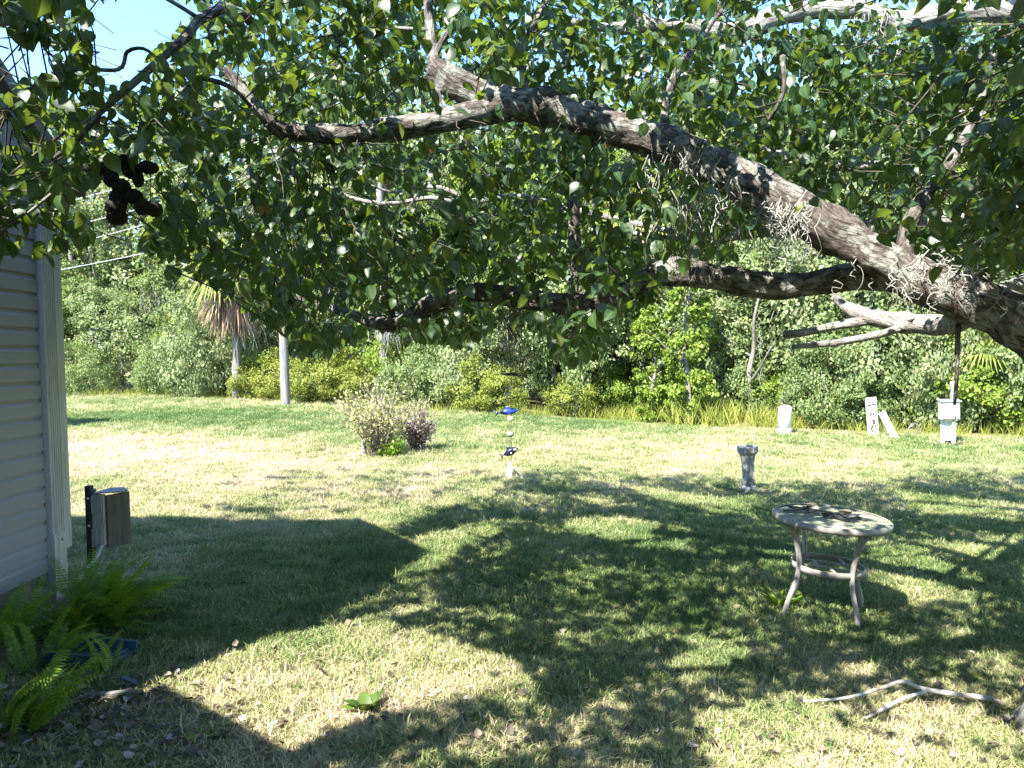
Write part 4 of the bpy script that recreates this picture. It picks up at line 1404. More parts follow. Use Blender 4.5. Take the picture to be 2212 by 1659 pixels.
g, s = mpp(2050, 960)
t = empty('electrical_box', g, 'grey electrical meter box on two posts at the right of the lawn', 'electrical box', None, -0.15)
bm = bmesh.new()
box(bm, (0, 0, 74 * s), (38 * s, 0.16, 40 * s), None, 0.012)
box(bm, (0, -0.09, 74 * s), (33 * s, 0.02, 35 * s), None, 0.006)
link('cabinet', bm_mesh('cabinet', bm), t, MAT['greybox'])
bm = bmesh.new()
box(bm, (0, -0.02, 95 * s), (41 * s, 0.22, 2.5 * s), Euler((0.12, 0, 0)), 0.004)
link('hood', bm_mesh('hood', bm), t, MAT['greybox'])
bm = bmesh.new()
box(bm, (8 * s, -0.108, 60 * s), (3 * s, 0.02, 4 * s), None, 0.003)
link('latch', bm_mesh('latch', bm), t, MAT['black'])
for xx in (-11, 9):
    bm = bmesh.new()
    box(bm, (xx * s, 0.0 if xx > 0 else 0.05, 26 * s), (7 * s, 0.06, 60 * s), None, 0.006)
    link('post', bm_mesh('post', bm), t, MAT['greybox'])
bm = bmesh.new()
box(bm, (-1 * s, 0.05, 30 * s), (12 * s, 0.02, 44 * s), None, 0.003)
link('back_panel', bm_mesh('back_panel', bm), t, MAT['white'])
bm = bmesh.new()
lathe(bm, [(4.5 * s, 92 * s), (4.5 * s, 128 * s), (6 * s, 130 * s), (5 * s, 136 * s)], 14, (9 * s, 0.03, 0))
link('conduit', bm_mesh('conduit', bm, True), t, MAT['white'])
B = Bag()
rr = np.random.default_rng(5)
for (gu, gv, n, nm, lab) in [(2040, 958, 120, 'mulch_patch', 'red-brown mulch patch under the electrical box'), (1622, 1066, 160, 'mulch_patch', 'red-brown mulch ring around the birdbath pedestal')]:
    g_, s_ = mpp(gu, gv)
    xy = rr.normal(0, 0.22, (n, 2))
    p = np.stack((g_.x + xy[:, 0] * 1.1, g_.y + xy[:, 1], zg(g_.x + xy[:, 0], g_.y + xy[:, 1]) + 0.02), 1)
    o = link(nm, leaf_mesh(nm, DIAMOND, p, rand_dirs(n, rr) * np.array((1, 1, 0.2)), rand_dirs(n, rr) * 0.4 + np.array((0, 0, 1)), rr.uniform(0.05, 0.11, n), rr.uniform(0.2, 0.7, n)), None, MAT['litter'])
    tag(o, lab, 'mulch', None, 'stuff')

# ------------------------------------------------------------------ birdbath pedestal
MAT['concrete'] = mat('weathered_concrete', [(0.3, (0.10, 0.096, 0.09)), (0.5, (0.23, 0.225, 0.215)), (0.72, (0.37, 0.36, 0.34))], 9, 0.95, 0.6, 40)
g, s = mpp(1617, 1060)
t = empty('birdbath_pedestal', g, 'weathered concrete birdbath pedestal without its bowl standing on the lawn', 'pedestal')
sq = lambda a, z: 1.0 / max(abs(math.cos((a % (PI / 4)) - PI / 8)), 0.9) * 0.96
flute = lambda a, z: 1.0 + 0.09 * math.cos(8 * a)
bm = bmesh.new()
lathe(bm, [(13.5 * s, 12 * s), (12.2 * s, 22 * s), (11.5 * s, 40 * s), (12.0 * s, 58 * s), (14.0 * s, 72 * s), (15.5 * s, 78 * s)], 48, (0, 0, 0), flute)
link('column', bm_mesh('column', bm, True), t, MAT['concrete'])
bm = bmesh.new()
lathe(bm, [(21 * s, -0.05), (20.5 * s, 3 * s), (18 * s, 6 * s), (15.5 * s, 12.5 * s)], 24, (0, 0, 0), sq)
link('base', bm_mesh('base', bm, True), t, MAT['concrete'])
bm = bmesh.new()
lathe(bm, [(15 * s, 77 * s), (18 * s, 80 * s), (19.5 * s, 82 * s), (21.5 * s, 85 * s), (22 * s, 95 * s), (20.5 * s, 97.5 * s), (15 * s, 97 * s), (13.5 * s, 88 * s), (3 * s, 86 * s)], 24, (0, 0, 0), sq)
link('cap', bm_mesh('cap', bm, False), t, MAT['concrete'])
t.rotation_euler = (0, -0.02, 0.3)

# ------------------------------------------------------------------ patio table
MAT['tabletop'] = mat('mottled_tabletop', [(0.35, (0.12, 0.13, 0.09)), (0.5, (0.27, 0.28, 0.2)), (0.7, (0.42, 0.42, 0.32))], 9, 0.55, 0.2, 40)
MAT['tablelegs'] = mat('taupe_painted_metal', [(0.3, (0.21, 0.19, 0.17)), (0.7, (0.33, 0.305, 0.275))], 9, 0.5, 0.1, 40, spec=0.4)
tc = P(1778, 1114, 5.4)
tg_ = zf(tc.x, tc.y)
TH = tc.z - tg_
TR = 121 * K * 5.4 / FPX
table = empty('patio_table', (tc.x, tc.y, tg_), 'round taupe metal patio table tilted on the shaded lawn', 'table', None, math.radians(8))
table.rotation_euler = (0.0, math.radians(4.5), math.radians(-27))
print('table', TH, TR, tc)
bm = bmesh.new()
lathe(bm, [(0.0 + TR * 0.2, TH - 0.012), (TR * 0.93, TH - 0.012), (TR * 0.935, TH - 0.002), (TR * 0.3, TH)], 48)
link('tabletop', bm_mesh('tabletop', bm, False), table, MAT['tabletop'])
bm = bmesh.new()
rings = lathe(bm, [(TR * 0.925, TH - 0.035), (TR * 0.985, TH - 0.038), (TR, TH - 0.02), (TR * 0.995, TH), (TR * 0.965, TH + 0.006), (TR * 0.925, TH + 0.004)], 56)
bm.faces.ensure_lookup_table()
caps = [f for f in bm.faces if len(f.verts) > 10]
bmesh.ops.delete(bm, geom=caps, context='FACES_ONLY')
link('rim', bm_mesh('rim', bm, True), table, MAT['tablelegs'])
# legs: curved flat bars, pairs of bars that split towards the top
for k in range(4):
    a = math.radians(45 + 90 * k)
    ca, sa = math.cos(a), math.sin(a)
    prof_ = [(TR * 0.9, TH - 0.036), (TR * 0.78, TH * 0.86), (TR * 0.66, TH * 0.68), (TR * 0.61, TH * 0.52), (TR * 0.64, TH * 0.36), (TR * 0.77, TH * 0.17), (TR * 0.88, -0.03)]
    B = Bag()
    V, q, uvv = tube_np(catmull([(r_ * ca, r_ * sa, z_, 0.013) for r_, z_ in prof_], 0.03), 8, 0, 0, 1.7)
    B.add(V, [q], uvv)
    n0 = B.n
    link('leg', B.mesh('leg', True), table, MAT['tablelegs'])
    B = Bag()
    V, q, uvv = tube_np(catmull([(TR * 0.72 * ca, TR * 0.72 * sa, TH - 0.036, 0.009), (TR * 0.68 * ca, TR * 0.68 * sa, TH * 0.82, 0.009), (TR * 0.62 * ca, TR * 0.62 * sa, TH * 0.6, 0.009)], 0.03), 6)
    B.add(V, [q], uvv)
    link('brace', B.mesh('brace', True), table, MAT['tablelegs'])
zr = TH * 0.49
for k in range(2):
    bm = bmesh.new()
    rr_, zz = TR * 0.6, zr
    lathe(bm, [(rr_, zz + 0.022 - 0.06 * k * 0), (rr_ + 0.008, zz + 0.022), (rr_ + 0.008, zz - 0.022), (rr_, zz - 0.022), (rr_, zz + 0.0219)], 40)
    bmesh.ops.delete(bm, geom=[f for f in bm.faces if len(f.verts) > 10], context='FACES_ONLY')
    if k == 0:
        link('ring', bm_mesh('ring', bm, True), table, MAT['tablelegs'])
    else:
        bm.free()
for (x, y, sx, sy, rot) in [(0, 0.07, TR * 1.02, 0.02, 0.1), (0, -0.07, TR * 1.02, 0.02, 0.1), (-0.08, 0.0, 0.02, 0.14, 0.35), (0.08, 0.16, 0.02, 0.17, 0.35), (0.05, -0.15, 0.02, 0.16, 0.35)]:
    bm = bmesh.new()
    box(bm, (x, y, zr + 0.004 + 0.003 * (sx < 0.1)), (sx, sy, 0.012), Euler((0, 0, rot)), 0.002)
    link('cross_bar', bm_mesh('cross_bar', bm), table, MAT['tablelegs'])

# dark straps and dry leaves lying on the table
MAT['strap'] = mat('dark_strap', [(0.3, (0.015, 0.015, 0.02)), (0.7, (0.05, 0.05, 0.06))], 12, 0.4)
tmw = Matrix.LocRotScale(table.location, table.rotation_euler, None)


def on_table(x, y, z=0.0):
    return tmw @ Vector((x, y, TH + 0.002 + z))


def strap(pts, w, label):
    V, F = [], []
    c = catmull([(x, y, z, 0) for x, y, z in pts], 0.02)
    for i, p in enumerate(c):
        tng = c[min(i + 1, len(c) - 1)] - c[max(i - 1, 0)]
        nrm_ = np.array((-tng[1], tng[0], 0))
        nrm_ = nrm_ / (np.linalg.norm(nrm_) + 1e-6) * w / 2
        for sgn, dz in ((1, 0), (-1, 0), (-1, 0.006), (1, 0.006)):
            q = on_table(*(p[:2] + sgn * nrm_[:2]), p[2] + dz)
            V.append(q[:])
        if i:
            b = i * 4
            for k in range(4):
                F.append((b - 4 + k, b - 4 + (k + 1) % 4, b + (k + 1) % 4, b + k))
    F.append((0, 1, 2, 3))
    F.append((len(V) - 4, len(V) - 3, len(V) - 2, len(V) - 1))
    me = mesh_np('strap', V, [np.array(F)])
    o = link('strap', me, None, MAT['strap'])
    tag(o, label, 'strap', 'dark straps on the table')


q = TR
strap([(-0.8 * q, -0.15 * q, 0.002), (-0.55 * q, -0.05 * q, 0.01), (-0.35 * q, -0.22 * q, 0.02), (-0.2 * q, -0.05 * q, 0.015), (-0.4 * q, 0.08 * q, 0.012), (-0.66 * q, 0.05 * q, 0.004)], 0.028, 'dark looped strap lying at the left of the table top')
strap([(-0.75 * q, 0.3 * q, 0.002), (-0.3 * q, 0.2 * q, 0.012), (0.0 * q, 0.05 * q, 0.016), (0.12 * q, -0.2 * q, 0.01), (0.4 * q, -0.25 * q, 0.003)], 0.035, 'long dark strap running across the middle of the table top')
strap([(0.05 * q, 0.35 * q, 0.002), (0.2 * q, 0.1 * q, 0.014), (0.35 * q, 0.2 * q, 0.01), (0.55 * q, -0.02 * q, 0.003)], 0.03, 'short dark zigzag strap at the right of the table top')
rr = np.random.default_rng(9)
for k, (x, y, lab) in enumerate([(-0.1, -0.3, 'dark dry leaf lying near the front of the table top'), (0.3, 0.4, 'dark dry leaf lying at the back of the table top'), (-0.5, 0.4, 'dark dry leaf lying at the back left of the table top'), (0.25, -0.05, 'pale dry leaf lying in the middle of the table top')]):
    me = mesh_np('dry_leaf', T_leaf(0.4, 0.2, -0.15)[0] * 0.11, LEAF[1], {'var': np.full(8, [0.05, 0.1, 0.0, 0.9][k])})
    o = link('dry_leaf', me, None, MAT['litter'], on_table(x * q, y * q, 0.004))
    o.rotation_euler = (0.1, 0.1, rr.uniform(0, 6))
    tag(o, lab, 'leaf', 'leaves on the table')

# ------------------------------------------------------------------ hanging chime
MAT['blue'] = mat('glossy_blue', [(0.3, (0.015, 0.03, 0.25)), (0.7, (0.03, 0.08, 0.42))], 20, 0.2, spec=0.6)
MAT['navy'] = mat('navy_black', [(0.3, (0.01, 0.012, 0.03)), (0.7, (0.02, 0.025, 0.06))], 20, 0.35)
MAT['shell'] = mat('pale_shell', [(0.3, (0.5, 0.4, 0.35)), (0.7, (0.78, 0.72, 0.68))], 25, 0.5)
CD = 5.2
c_top = P(1099, 648, CD)
chime = empty('wind_chime', c_top, 'hanging wind chime strung with a blue fish and a black and white orca', 'wind chime')
mpx = CD * K / FPX
cx = lambda u, v: (P(u, v, CD) - c_top)
B = Bag()
zb = cx(1104, 1010)
B.tube(np.array([(0, 0, 0, 0.0018), (0.005, 0, zb.z * 0.5, 0.0018), (zb.x, zb.y, zb.z, 0.0018)]), 4)
link('cord', B.mesh('cord'), chime, MAT['black'])


def cpart(name, me, m, u, v, rot=(0, 0, 0)):
    o = link(name, me, chime, MAT[m], cx(u, v))
    o.rotation_euler = rot
    return o


bm = bmesh.new()
lathe(bm, [(0.002, 0.012), (24 * mpx, 0.002), (26 * mpx, 0.0), (24 * mpx, -0.006), (0.01, -0.008)], 24)
cpart('canopy_disc', bm_mesh('canopy_disc', bm, True), 'black', 1108, 808, (0.06, 0.06, 0))


def fish_mesh(name, L, H, W, tail=True):
    B = Bag()
    prof_ = [(-1, 0.02), (-0.85, 0.16), (-0.55, 0.6), (-0.2, 0.95), (0.2, 1.0), (0.55, 0.75), (0.85, 0.4), (1.0, 0.08)]
    n = 12
    V, F = [], []
    for i, (t, r_) in enumerate(prof_):
        for k in range(n):
            a = 2 * PI * k / n
            V.append((t * L / 2, math.cos(a) * r_ * W / 2, math.sin(a) * r_ * H / 2))
    for i in range(len(prof_) - 1):
        for k in range(n):
            F.append((i * n + k, i * n + (k + 1) % n, (i + 1) * n + (k + 1) % n, (i + 1) * n + k))
    B.add(np.array(V), [np.array(F)])
    if tail:
        for sg in (1, -1):
            B.add(np.array([(-L * 0.46, 0.003, 0), (-L * 0.68, 0.003, sg * H * 0.5), (-L * 0.6, 0.003, 0), (-L * 0.46, -0.003, 0), (-L * 0.68, -0.003, sg * H * 0.5), (-L * 0.6, -0.003, 0)]), [np.array([(0, 1, 2), (3, 5, 4)]), np.array([(0, 3, 4, 1), (1, 4, 5, 2)])])
        B.add(np.array([(-L * 0.1, 0.002, H * 0.42), (L * 0.18, 0.002, H * 0.44), (-L * 0.12, 0.002, H * 0.85), (-L * 0.1, -0.002, H * 0.42), (L * 0.18, -0.002, H * 0.44), (-L * 0.12, -0.002, H * 0.85)]), [np.array([(0, 1, 2), (3, 5, 4)]), np.array([(0, 3, 4, 1), (1, 4, 5, 2), (2, 5, 3, 0)])])
    return B.mesh(name, True)


cpart('blue_fish', fish_mesh('blue_fish', 44 * mpx, 15 * mpx, 12 * mpx), 'blue', 1098, 889, (0, -0.12, 0.1))
cpart('orca', fish_mesh('orca', 36 * mpx, 17 * mpx, 13 * mpx), 'navy', 1102, 976, (0, -0.45, 0))
for (u, v, su_, sv_) in [(1104, 978, 6, 4), (1112, 971, 8, 3)]:
    bm = bmesh.new()
    bmesh.ops.create_uvsphere(bm, u_segments=10, v_segments=6, radius=1, matrix=Matrix.Diagonal((su_ * mpx / 1.6, 7 * mpx, sv_ * mpx, 1)))
    cpart('orca_patch', bm_mesh('orca_patch', bm, True), 'white', u, v)
for k, (u, v, rad_, m) in enumerate([(1102, 838, 6.5, 'shell'), (1098, 852, 7, 'shell'), (1103, 905, 7, 'shell'), (1102, 938, 8, 'concrete')]):
    bm = bmesh.new()
    bmesh.ops.create_icosphere(bm, subdivisions=2, radius=rad_ * mpx)
    for vtx in bm.verts:
        vtx.co *= 1 + 0.16 * math.sin(vtx.co.x * 400 + k) * math.cos(vtx.co.z * 380)
        vtx.co.z *= 0.8
    cpart('shell', bm_mesh('shell', bm, True), m, u, v)
for (u, v, w_, h_, rot, m) in [(1100, 1015, 15, 34, 0.15, 'white'), (1114, 1018, 5, 46, -0.75, 'white')]:
    bm = bmesh.new()
    vs = [(-0.15, 0, 0.5), (0.2, 0, 0.5), (0.5, 0, -0.5), (-0.5, 0, -0.42)]
    f1 = [bm.verts.new((x * w_ * mpx, -0.004, z * h_ * mpx)) for x, y, z in vs]
    f2 = [bm.verts.new((x * w_ * mpx, 0.004, z * h_ * mpx)) for x, y, z in vs]
    bm.faces.new(f1)
    bm.faces.new(f2[::-1])
    for k in range(4):
        bm.faces.new((f1[k], f1[(k + 1) % 4], f2[(k + 1) % 4], f2[k]))
    bmesh.ops.recalc_face_normals(bm, faces=bm.faces)
    cpart('tail_vane', bm_mesh('tail_vane', bm), m, u, v, (0, rot, 0))

# dark pod cluster hanging by the eave
MAT['pod'] = mat('dark_pod', [(0.3, (0.004, 0.003, 0.003)), (0.7, (0.014, 0.011, 0.009))], 30, 0.8, 0.8, 60)
MAT['red'] = mat('dull_red', [(0.3, (0.25, 0.02, 0.02)), (0.7, (0.4, 0.04, 0.03))], 20, 0.5)
PD = 3.3
p0 = P(262, 330, PD)
pods = empty('hanging_ornament', p0, 'dark string of cone-like pods with a red piece hanging left of the canopy', 'hanging ornament')
pm = PD * K / FPX
B = Bag()
for (u, v) in [(250, 470), (325, 455)]:
    e = P(u, v, PD) - p0
    s_ = P(u, 330, PD) - p0
    B.tube(np.array([(0, 0, 0.03, 0.002), (*s_, 0.002), (*e, 0.002)]), 4)
link('cord', B.mesh('cord'), pods, MAT['black'])
for k, (u, v, rw, rh) in enumerate([(240, 385, 17, 20), (262, 405, 20, 20), (258, 428, 21, 20), (250, 448, 22, 20), (252, 468, 21, 19), (290, 425, 19, 17), (308, 447, 18, 18), (333, 452, 18, 17), (285, 370, 20, 17), (268, 352, 14, 19), (298, 385, 12, 20), (205, 365, 26, 16), (320, 362, 22, 14), (230, 368, 22, 18)]):
    bm = bmesh.new()
    bmesh.ops.create_icosphere(bm, subdivisions=3, radius=1)
    for vtx in bm.verts:
        c = vtx.co
        vtx.co = c * (1 + 0.10 * math.sin(9 * c.x + k) * math.sin(9 * c.z) * math.cos(8 * c.y))
        vtx.co.x *= rw * pm
        vtx.co.y *= rw * pm
        vtx.co.z *= rh * pm
    link('pod', bm_mesh('pod', bm, True), pods, MAT['pod'], P(u, v, PD + 0.012 * (k % 3)) - p0)
bm = bmesh.new()
box(bm, (0, 0, 0), (18 * pm, 0.01, 30 * pm), Euler((0, 0.3, 0)), 0.003)
link('red_piece', bm_mesh('red_piece', bm), pods, MAT['red'], P(218, 372, PD) - p0)

# ------------------------------------------------------------------ utility post by the shed
MAT['oldwood'] = mat('grey_weathered_wood', [(0.3, (0.15, 0.16, 0.14)), (0.7, (0.34, 0.34, 0.31))], 8, 0.9, 0.5, 30, (5, 5, 0.6))
MAT['tanwood'] = mat('tan_mossy_board', [(0.3, (0.07, 0.066, 0.052)), (0.7, (0.14, 0.13, 0.105))], 6, 0.9, 0.4, 30, (3, 3, 0.5))
MAT['capmetal'] = mat('galvanised_cap', [(0.3, (0.13, 0.14, 0.16)), (0.7, (0.22, 0.235, 0.26))], 6, 0.5, metal=0.3)
UD = 5.75
ub = P(203, 1240, UD)
uz = zf(ub.x, ub.y)
up_ = empty('utility_post', (ub.x, ub.y, uz), 'short black post carrying a grey weathered wooden box beside the ferns', 'utility box', None, 0.0)
um = UD * K / FPX * 0.86
top_z = P(207, 1062, UD).z - uz
bot_z = P(207, 1185, UD).z - uz
hz = top_z - bot_z
bm = bmesh.new()
box(bm, (-4 * um, 0, top_z / 2), (14 * um, 0.05, top_z + 0.1), None, 0.003)
link('post', bm_mesh('post', bm), up_, MAT['black'])
bm = bmesh.new()
box(bm, (15 * um, 0.02, (top_z + bot_z) / 2), (29 * um, 0.05, hz * 0.9), Euler((0, 0, 0.08)), 0.005)
box(bm, (13 * um, -0.012, bot_z + hz * 0.2), (25 * um, 0.02, hz * 0.33), Euler((0, 0, 0.08)), 0.004)
box(bm, (15 * um, -0.010, bot_z + hz * 0.78), (24 * um, 0.02, hz * 0.3), Euler((0, 0, 0.08)), 0.004)
link('front_board', bm_mesh('front_board', bm), up_, MAT['oldwood'])
bm = bmesh.new()
box(bm, (45 * um, 0.12, (top_z + bot_z) / 2 - 0.02), (0.03, 0.19, hz * 0.94), Euler((0, 0, -0.47)), 0.005)
link('side_board', bm_mesh('side_board', bm), up_, MAT['tanwood'])
bm = bmesh.new()
box(bm, (-14 * um, 0.10, (top_z + bot_z) / 2), (16 * um, 0.03, hz * 1.05), Euler((0, 0, 0.2)), 0.004)
link('back_board', bm_mesh('back_board', bm), up_, MAT['oldwood'])
bm = bmesh.new()
ring = [(-12 * um, 0.12), (0, 0.0), (28 * um, -0.006), (40 * um, 0.03), (52 * um, 0.1), (59 * um, 0.2), (40 * um, 0.25), (10 * um, 0.22)]
top_ = [bm.verts.new((x, y, top_z - 0.02 + 0.02 * math.sin((x / um + 12) / 70 * PI))) for x, y in ring]
bot_ = [bm.verts.new((v_.co.x, v_.co.y, v_.co.z - 0.01)) for v_ in top_]
bm.faces.new(top_)
bm.faces.new(bot_[::-1])
for k in range(8):
    bm.faces.new((top_[k], top_[(k + 1) % 8], bot_[(k + 1) % 8], bot_[k]))
bmesh.ops.recalc_face_normals(bm, faces=bm.faces)
link('cap', bm_mesh('cap', bm, False), up_, MAT['capmetal'])
for zz in (0.9, 0.42):
    bm = bmesh.new()
    bmesh.ops.create_uvsphere(bm, u_segments=8, v_segments=6, radius=0.009, matrix=Matrix.Translation((-3 * um, -0.026, bot_z + hz * zz)))
    link('bolt', bm_mesh('bolt', bm, True), up_, MAT['trim'])
B = Bag()
loc = Vector((ub.x, ub.y, uz))
B.tube(catmull([np.array((*(P(u, v, d) - loc), 0.012)) for u, v, d in [(221, 1178, 5.70), (212, 1198, 5.67), (200, 1215, 5.6), (188, 1228, 5.55), (172, 1250, 5.5), (160, 1290, 5.45)]], 0.02), 8)
link('cable', B.mesh('cable', True), up_, MAT['greybox'])

# ------------------------------------------------------------------ ferns
def frond_mesh(seed, L=1.0, arch=0.5, n=30):
    rr = np.random.default_rng(seed)
    B = Bag()
    pts = []
    for k in range(10):
        t = k / 9
        pts.append((0.05 * math.sin(t * 3 + seed), t * L * (1 - 0.18 * arch * t), L * (0.62 * arch * t - 0.75 * arch * t * t), 0.006 * (1 - 0.8 * t)))
    c = catmull(pts, 0.03)
    V, q, uvv = tube_np(c, 3)
    B.add(V, [q], uvv, 0.3)
    pos, tip, nrm, siz, va = [], [], [], [], []
    m = len(c)
    for k in range(n):
        t = 0.08 + 0.9 * k / n
        i = min(int(t * (m - 1)), m - 2)
        p = c[i, :3]
        d = c[i + 1, :3] - c[i, :3]
        d = d / (np.linalg.norm(d) + 1e-6)
        for sg in (-1, 1):
            w = 0.105 * math.sin(PI * min(1, (t * 0.85 + 0.12))) ** 0.7 * L
            pos.append(p)
            tip.append(np.array((sg, 0, 0)) + d * 0.35 + rr.normal(0, 0.06, 3) + np.array((0, 0, -0.12)))
            nrm.append(np.array((0, 0, 1)) + rr.normal(0, 0.15, 3))
            siz.append(w)
            va.append(np.clip(0.45 + 0.3 * t + rr.normal(0, 0.08), 0, 1))
    tm = (np.array([(-0.11, 0, 0), (0.11, 0, 0), (0.12, 0.55, 0.02), (-0.12, 0.55, 0.02), (0, 1, -0.06)], float), [np.array([(0, 1, 2, 3)]), np.array([(3, 2, 4)])])
    V, F, k_ = leaves_np(tm, np.array(pos), np.array(tip), np.array(nrm), np.array(siz))
    B.add(V, F, None, np.repeat(np.array(va), k_))
    me = B.mesh('frond')
    me.materials.append(MAT['fern'])
    return me


fmes = [frond_mesh(300 + k, 1.0, a) for k, a in enumerate((0.35, 0.6, 0.9, 0.5, 1.1, 0.2))]


def fern(u, v, n, L, label, az=(0, 6.28), seed=1, up=(0.1, 0.9)):
    g = G(u, v)
    t = empty('fern', g, label, 'fern', 'ferns by the shed')
    rr = np.random.default_rng(seed)
    for k in range(n):
        o = link('frond', fmes[rr.integers(0, 6)], t)
        a = rr.uniform(*az)
        o.rotation_euler = Euler((rr.uniform(*up), rr.normal(0, 0.3), a - PI / 2), 'XYZ')
        s_ = L * rr.uniform(0.65, 1.15)
        o.scale = (s_ * 1.0, s_, s_)
        o.location = (rr.normal(0, 0.05), rr.normal(0, 0.05), 0.0)
    return t


fern(215, 1345, 62, 0.6, 'large bright fern spreading over the grass at the foot of the utility post', (-1.2, 2.8), 1, (0.05, 1.0))
fern(165, 1365, 34, 0.5, 'dense fern clump growing against the shed corner post', (-2.0, 2.0), 2, (0.2, 1.1))
fern(20, 1400, 20, 0.48, 'fern leaning against the bottom of the shed siding', (-0.8, 2.4), 3, (0.2, 1.1))
fern(15, 1590, 24, 0.45, 'dark fern filling the bottom left corner of the lawn', (-0.6, 1.9), 4, (0.2, 1.0))
fern(232, 1462, 7, 0.30, 'small upright fern growing beside the blue splash block', (-0.5, 3.4), 5, (0.7, 1.4))
fern(95, 1455, 14, 0.4, 'fern tuft between the splash block and the shed wall', (-0.5, 2.6), 6, (0.2, 1.0))

# splash block and bits by the shed
MAT['teal'] = mat('teal_plastic', [(0.3, (0.02, 0.055, 0.075)), (0.7, (0.045, 0.10, 0.13))], 8, 0.5, 0.2, 40)
ga, gb = G(125, 1425), G(268, 1432)
sb = empty('splash_block', ga, 'teal ribbed plastic splash block lying under the ferns', 'splash block')
ln_ = (gb - ga).length
ang = math.atan2((gb - ga).y, (gb - ga).x)
sb.rotation_euler = (0, 0, ang)
bm = bmesh.new()
box(bm, (ln_ / 2, 0, 0.02), (ln_, 0.24, 0.02), None, 0.004)
for k in range(12):
    box(bm, (ln_ * (0.06 + 0.075 * k), 0, 0.036), (0.012, 0.2, 0.014), None, 0.003)
link('tray', bm_mesh('tray', bm), sb, MAT['teal'])
for sg in (-1, 1):
    bm = bmesh.new()
    box(bm, (ln_ / 2, sg * 0.12, 0.05), (ln_, 0.018, 0.075), Euler((0, 0.04, 0)), 0.005)
    link('side_wall', bm_mesh('side_wall', bm), sb, MAT['teal'])
bm = bmesh.new()
box(bm, (0.0, 0, 0.055), (0.018, 0.24, 0.085), None, 0.005)
link('end_wall', bm_mesh('end_wall', bm), sb, MAT['teal'])
g = G(285, 1540)
bm = bmesh.new()
box(bm, (0, 0, 0.02), (0.13, 0.035, 0.02), Euler((0, 0.1, -0.5)), 0.006)
o = link('plastic_scrap', bm_mesh('plastic_scrap', bm), None, MAT['teal'], G(275, 1390 + 300 - 160))
tag(o, 'small teal plastic scrap lying on bare soil in front of the splash block', 'scrap')
o.location = G(288, 1538) if False else G(282, 1480)
g = G(225, 1520)
B = Bag()
B.tube(catmull([(-0.14, 0.0, 0.02, 0.012), (-0.05, 0.02, 0.03, 0.02), (0.05, 0.03, 0.03, 0.02), (0.13, 0.07, 0.03, 0.01)], 0.02), 8, 0.1, 4)
o = link('bark_piece', B.mesh('bark_piece', True), None, MAT['bark_grey_sunlit'], g)
tag(o, 'pale piece of bark lying on the leaf litter at lower left', 'bark piece')

# fallen branch
def fb(lst):
    out = []
    for (u, v, w_, dz) in lst:
        g_ = G(u, v)
        d_k = proj(np.array([g_]))[2][0]
        out.append((g_.x, g_.y, g_.z + dz, w_ * 0.68 * K * d_k / FPX / 2))
    return out


fbo = empty('fallen_branch', G(1985, 1530), 'pale forked dead branch lying on the grass at lower right', 'branch')
B = Bag()
B.tube(catmull(fb([(2170, 1545, 10, 0.05), (2140, 1535, 16, 0.06), (2040, 1525, 16, 0.07), (1985, 1518, 13, 0.08), (1950, 1508, 13, 0.09), (1900, 1516, 11, 0.07), (1830, 1528, 10, 0.05), (1735, 1532, 6, 0.04)]), 0.02), 9, 0.08, 3)
world_parent(link('main_stem', B.mesh('main_stem', True), None, MAT['deadwood']), fbo)
B = Bag()
B.tube(catmull(fb([(2000, 1522, 12, 0.07), (1950, 1535, 12, 0.06), (1910, 1552, 12, 0.05), (1868, 1570, 9, 0.04)]), 0.02), 9, 0.08, 5)
world_parent(link('side_stem', B.mesh('side_stem', True), None, MAT['deadwood']), fbo)

# broad leaved weed in the lit wedge and tufts by the table
MAT['leafweed'] = leafmat('weed_leaf', [(0.0, (0.05, 0.09, 0.02)), (1.0, (0.13, 0.2, 0.04))], 0.35)


def weed(u, v, n, L, w_, label, seed, m='fern', up=0.8, cat='weed'):
    g_ = G(u, v)
    rr = np.random.default_rng(seed)
    t = empty('weed', g_, label, cat)
    for k in range(n):
        a = 2 * PI * k / n + rr.normal(0, 0.3)
        el = rr.uniform(up * 0.6, up * 1.2)
        me = leaf_mesh('weed_leaf', T_leaf_fine(w_, 0.1, 0.3, 0.03) if w_ > 0.2 else T_leaf(w_, 0.12, 0.25, False), np.array([(0.01 * math.cos(a), 0.01 * math.sin(a), 0.01)]), np.array([(math.cos(a) * math.cos(el), math.sin(a) * math.cos(el), math.sin(el))]), np.array([(-math.cos(a) * math.sin(el), -math.sin(a) * math.sin(el), math.cos(el))]), np.array([L * rr.uniform(0.7, 1.15)]), np.array([rr.uniform(0.1, 0.8)]), w_ > 0.2)
        link('blade' if w_ < 0.2 else 'leaf', me, t, MAT[m])


weed(790, 1545, 9, 0.125, 0.33, 'broad-leaved green weed standing in the sunlit patch at lower centre', 1, 'leafweed', 0.9)
weed(1680, 1318, 16, 0.20, 0.06, 'spiky grass-like lily tuft at the left foot of the table', 2, 'lime_leaf', 1.0, 'plant')
weed(1712, 1312, 10, 0.13, 0.10, 'small green seedlings behind the left foot of the table', 3, 'fern', 0.9)
weed(445, 1600, 5, 0.09, 0.3, 'small yellow-leaved seedling among the leaf litter at lower left', 4, 'lime_leaf', 0.5)

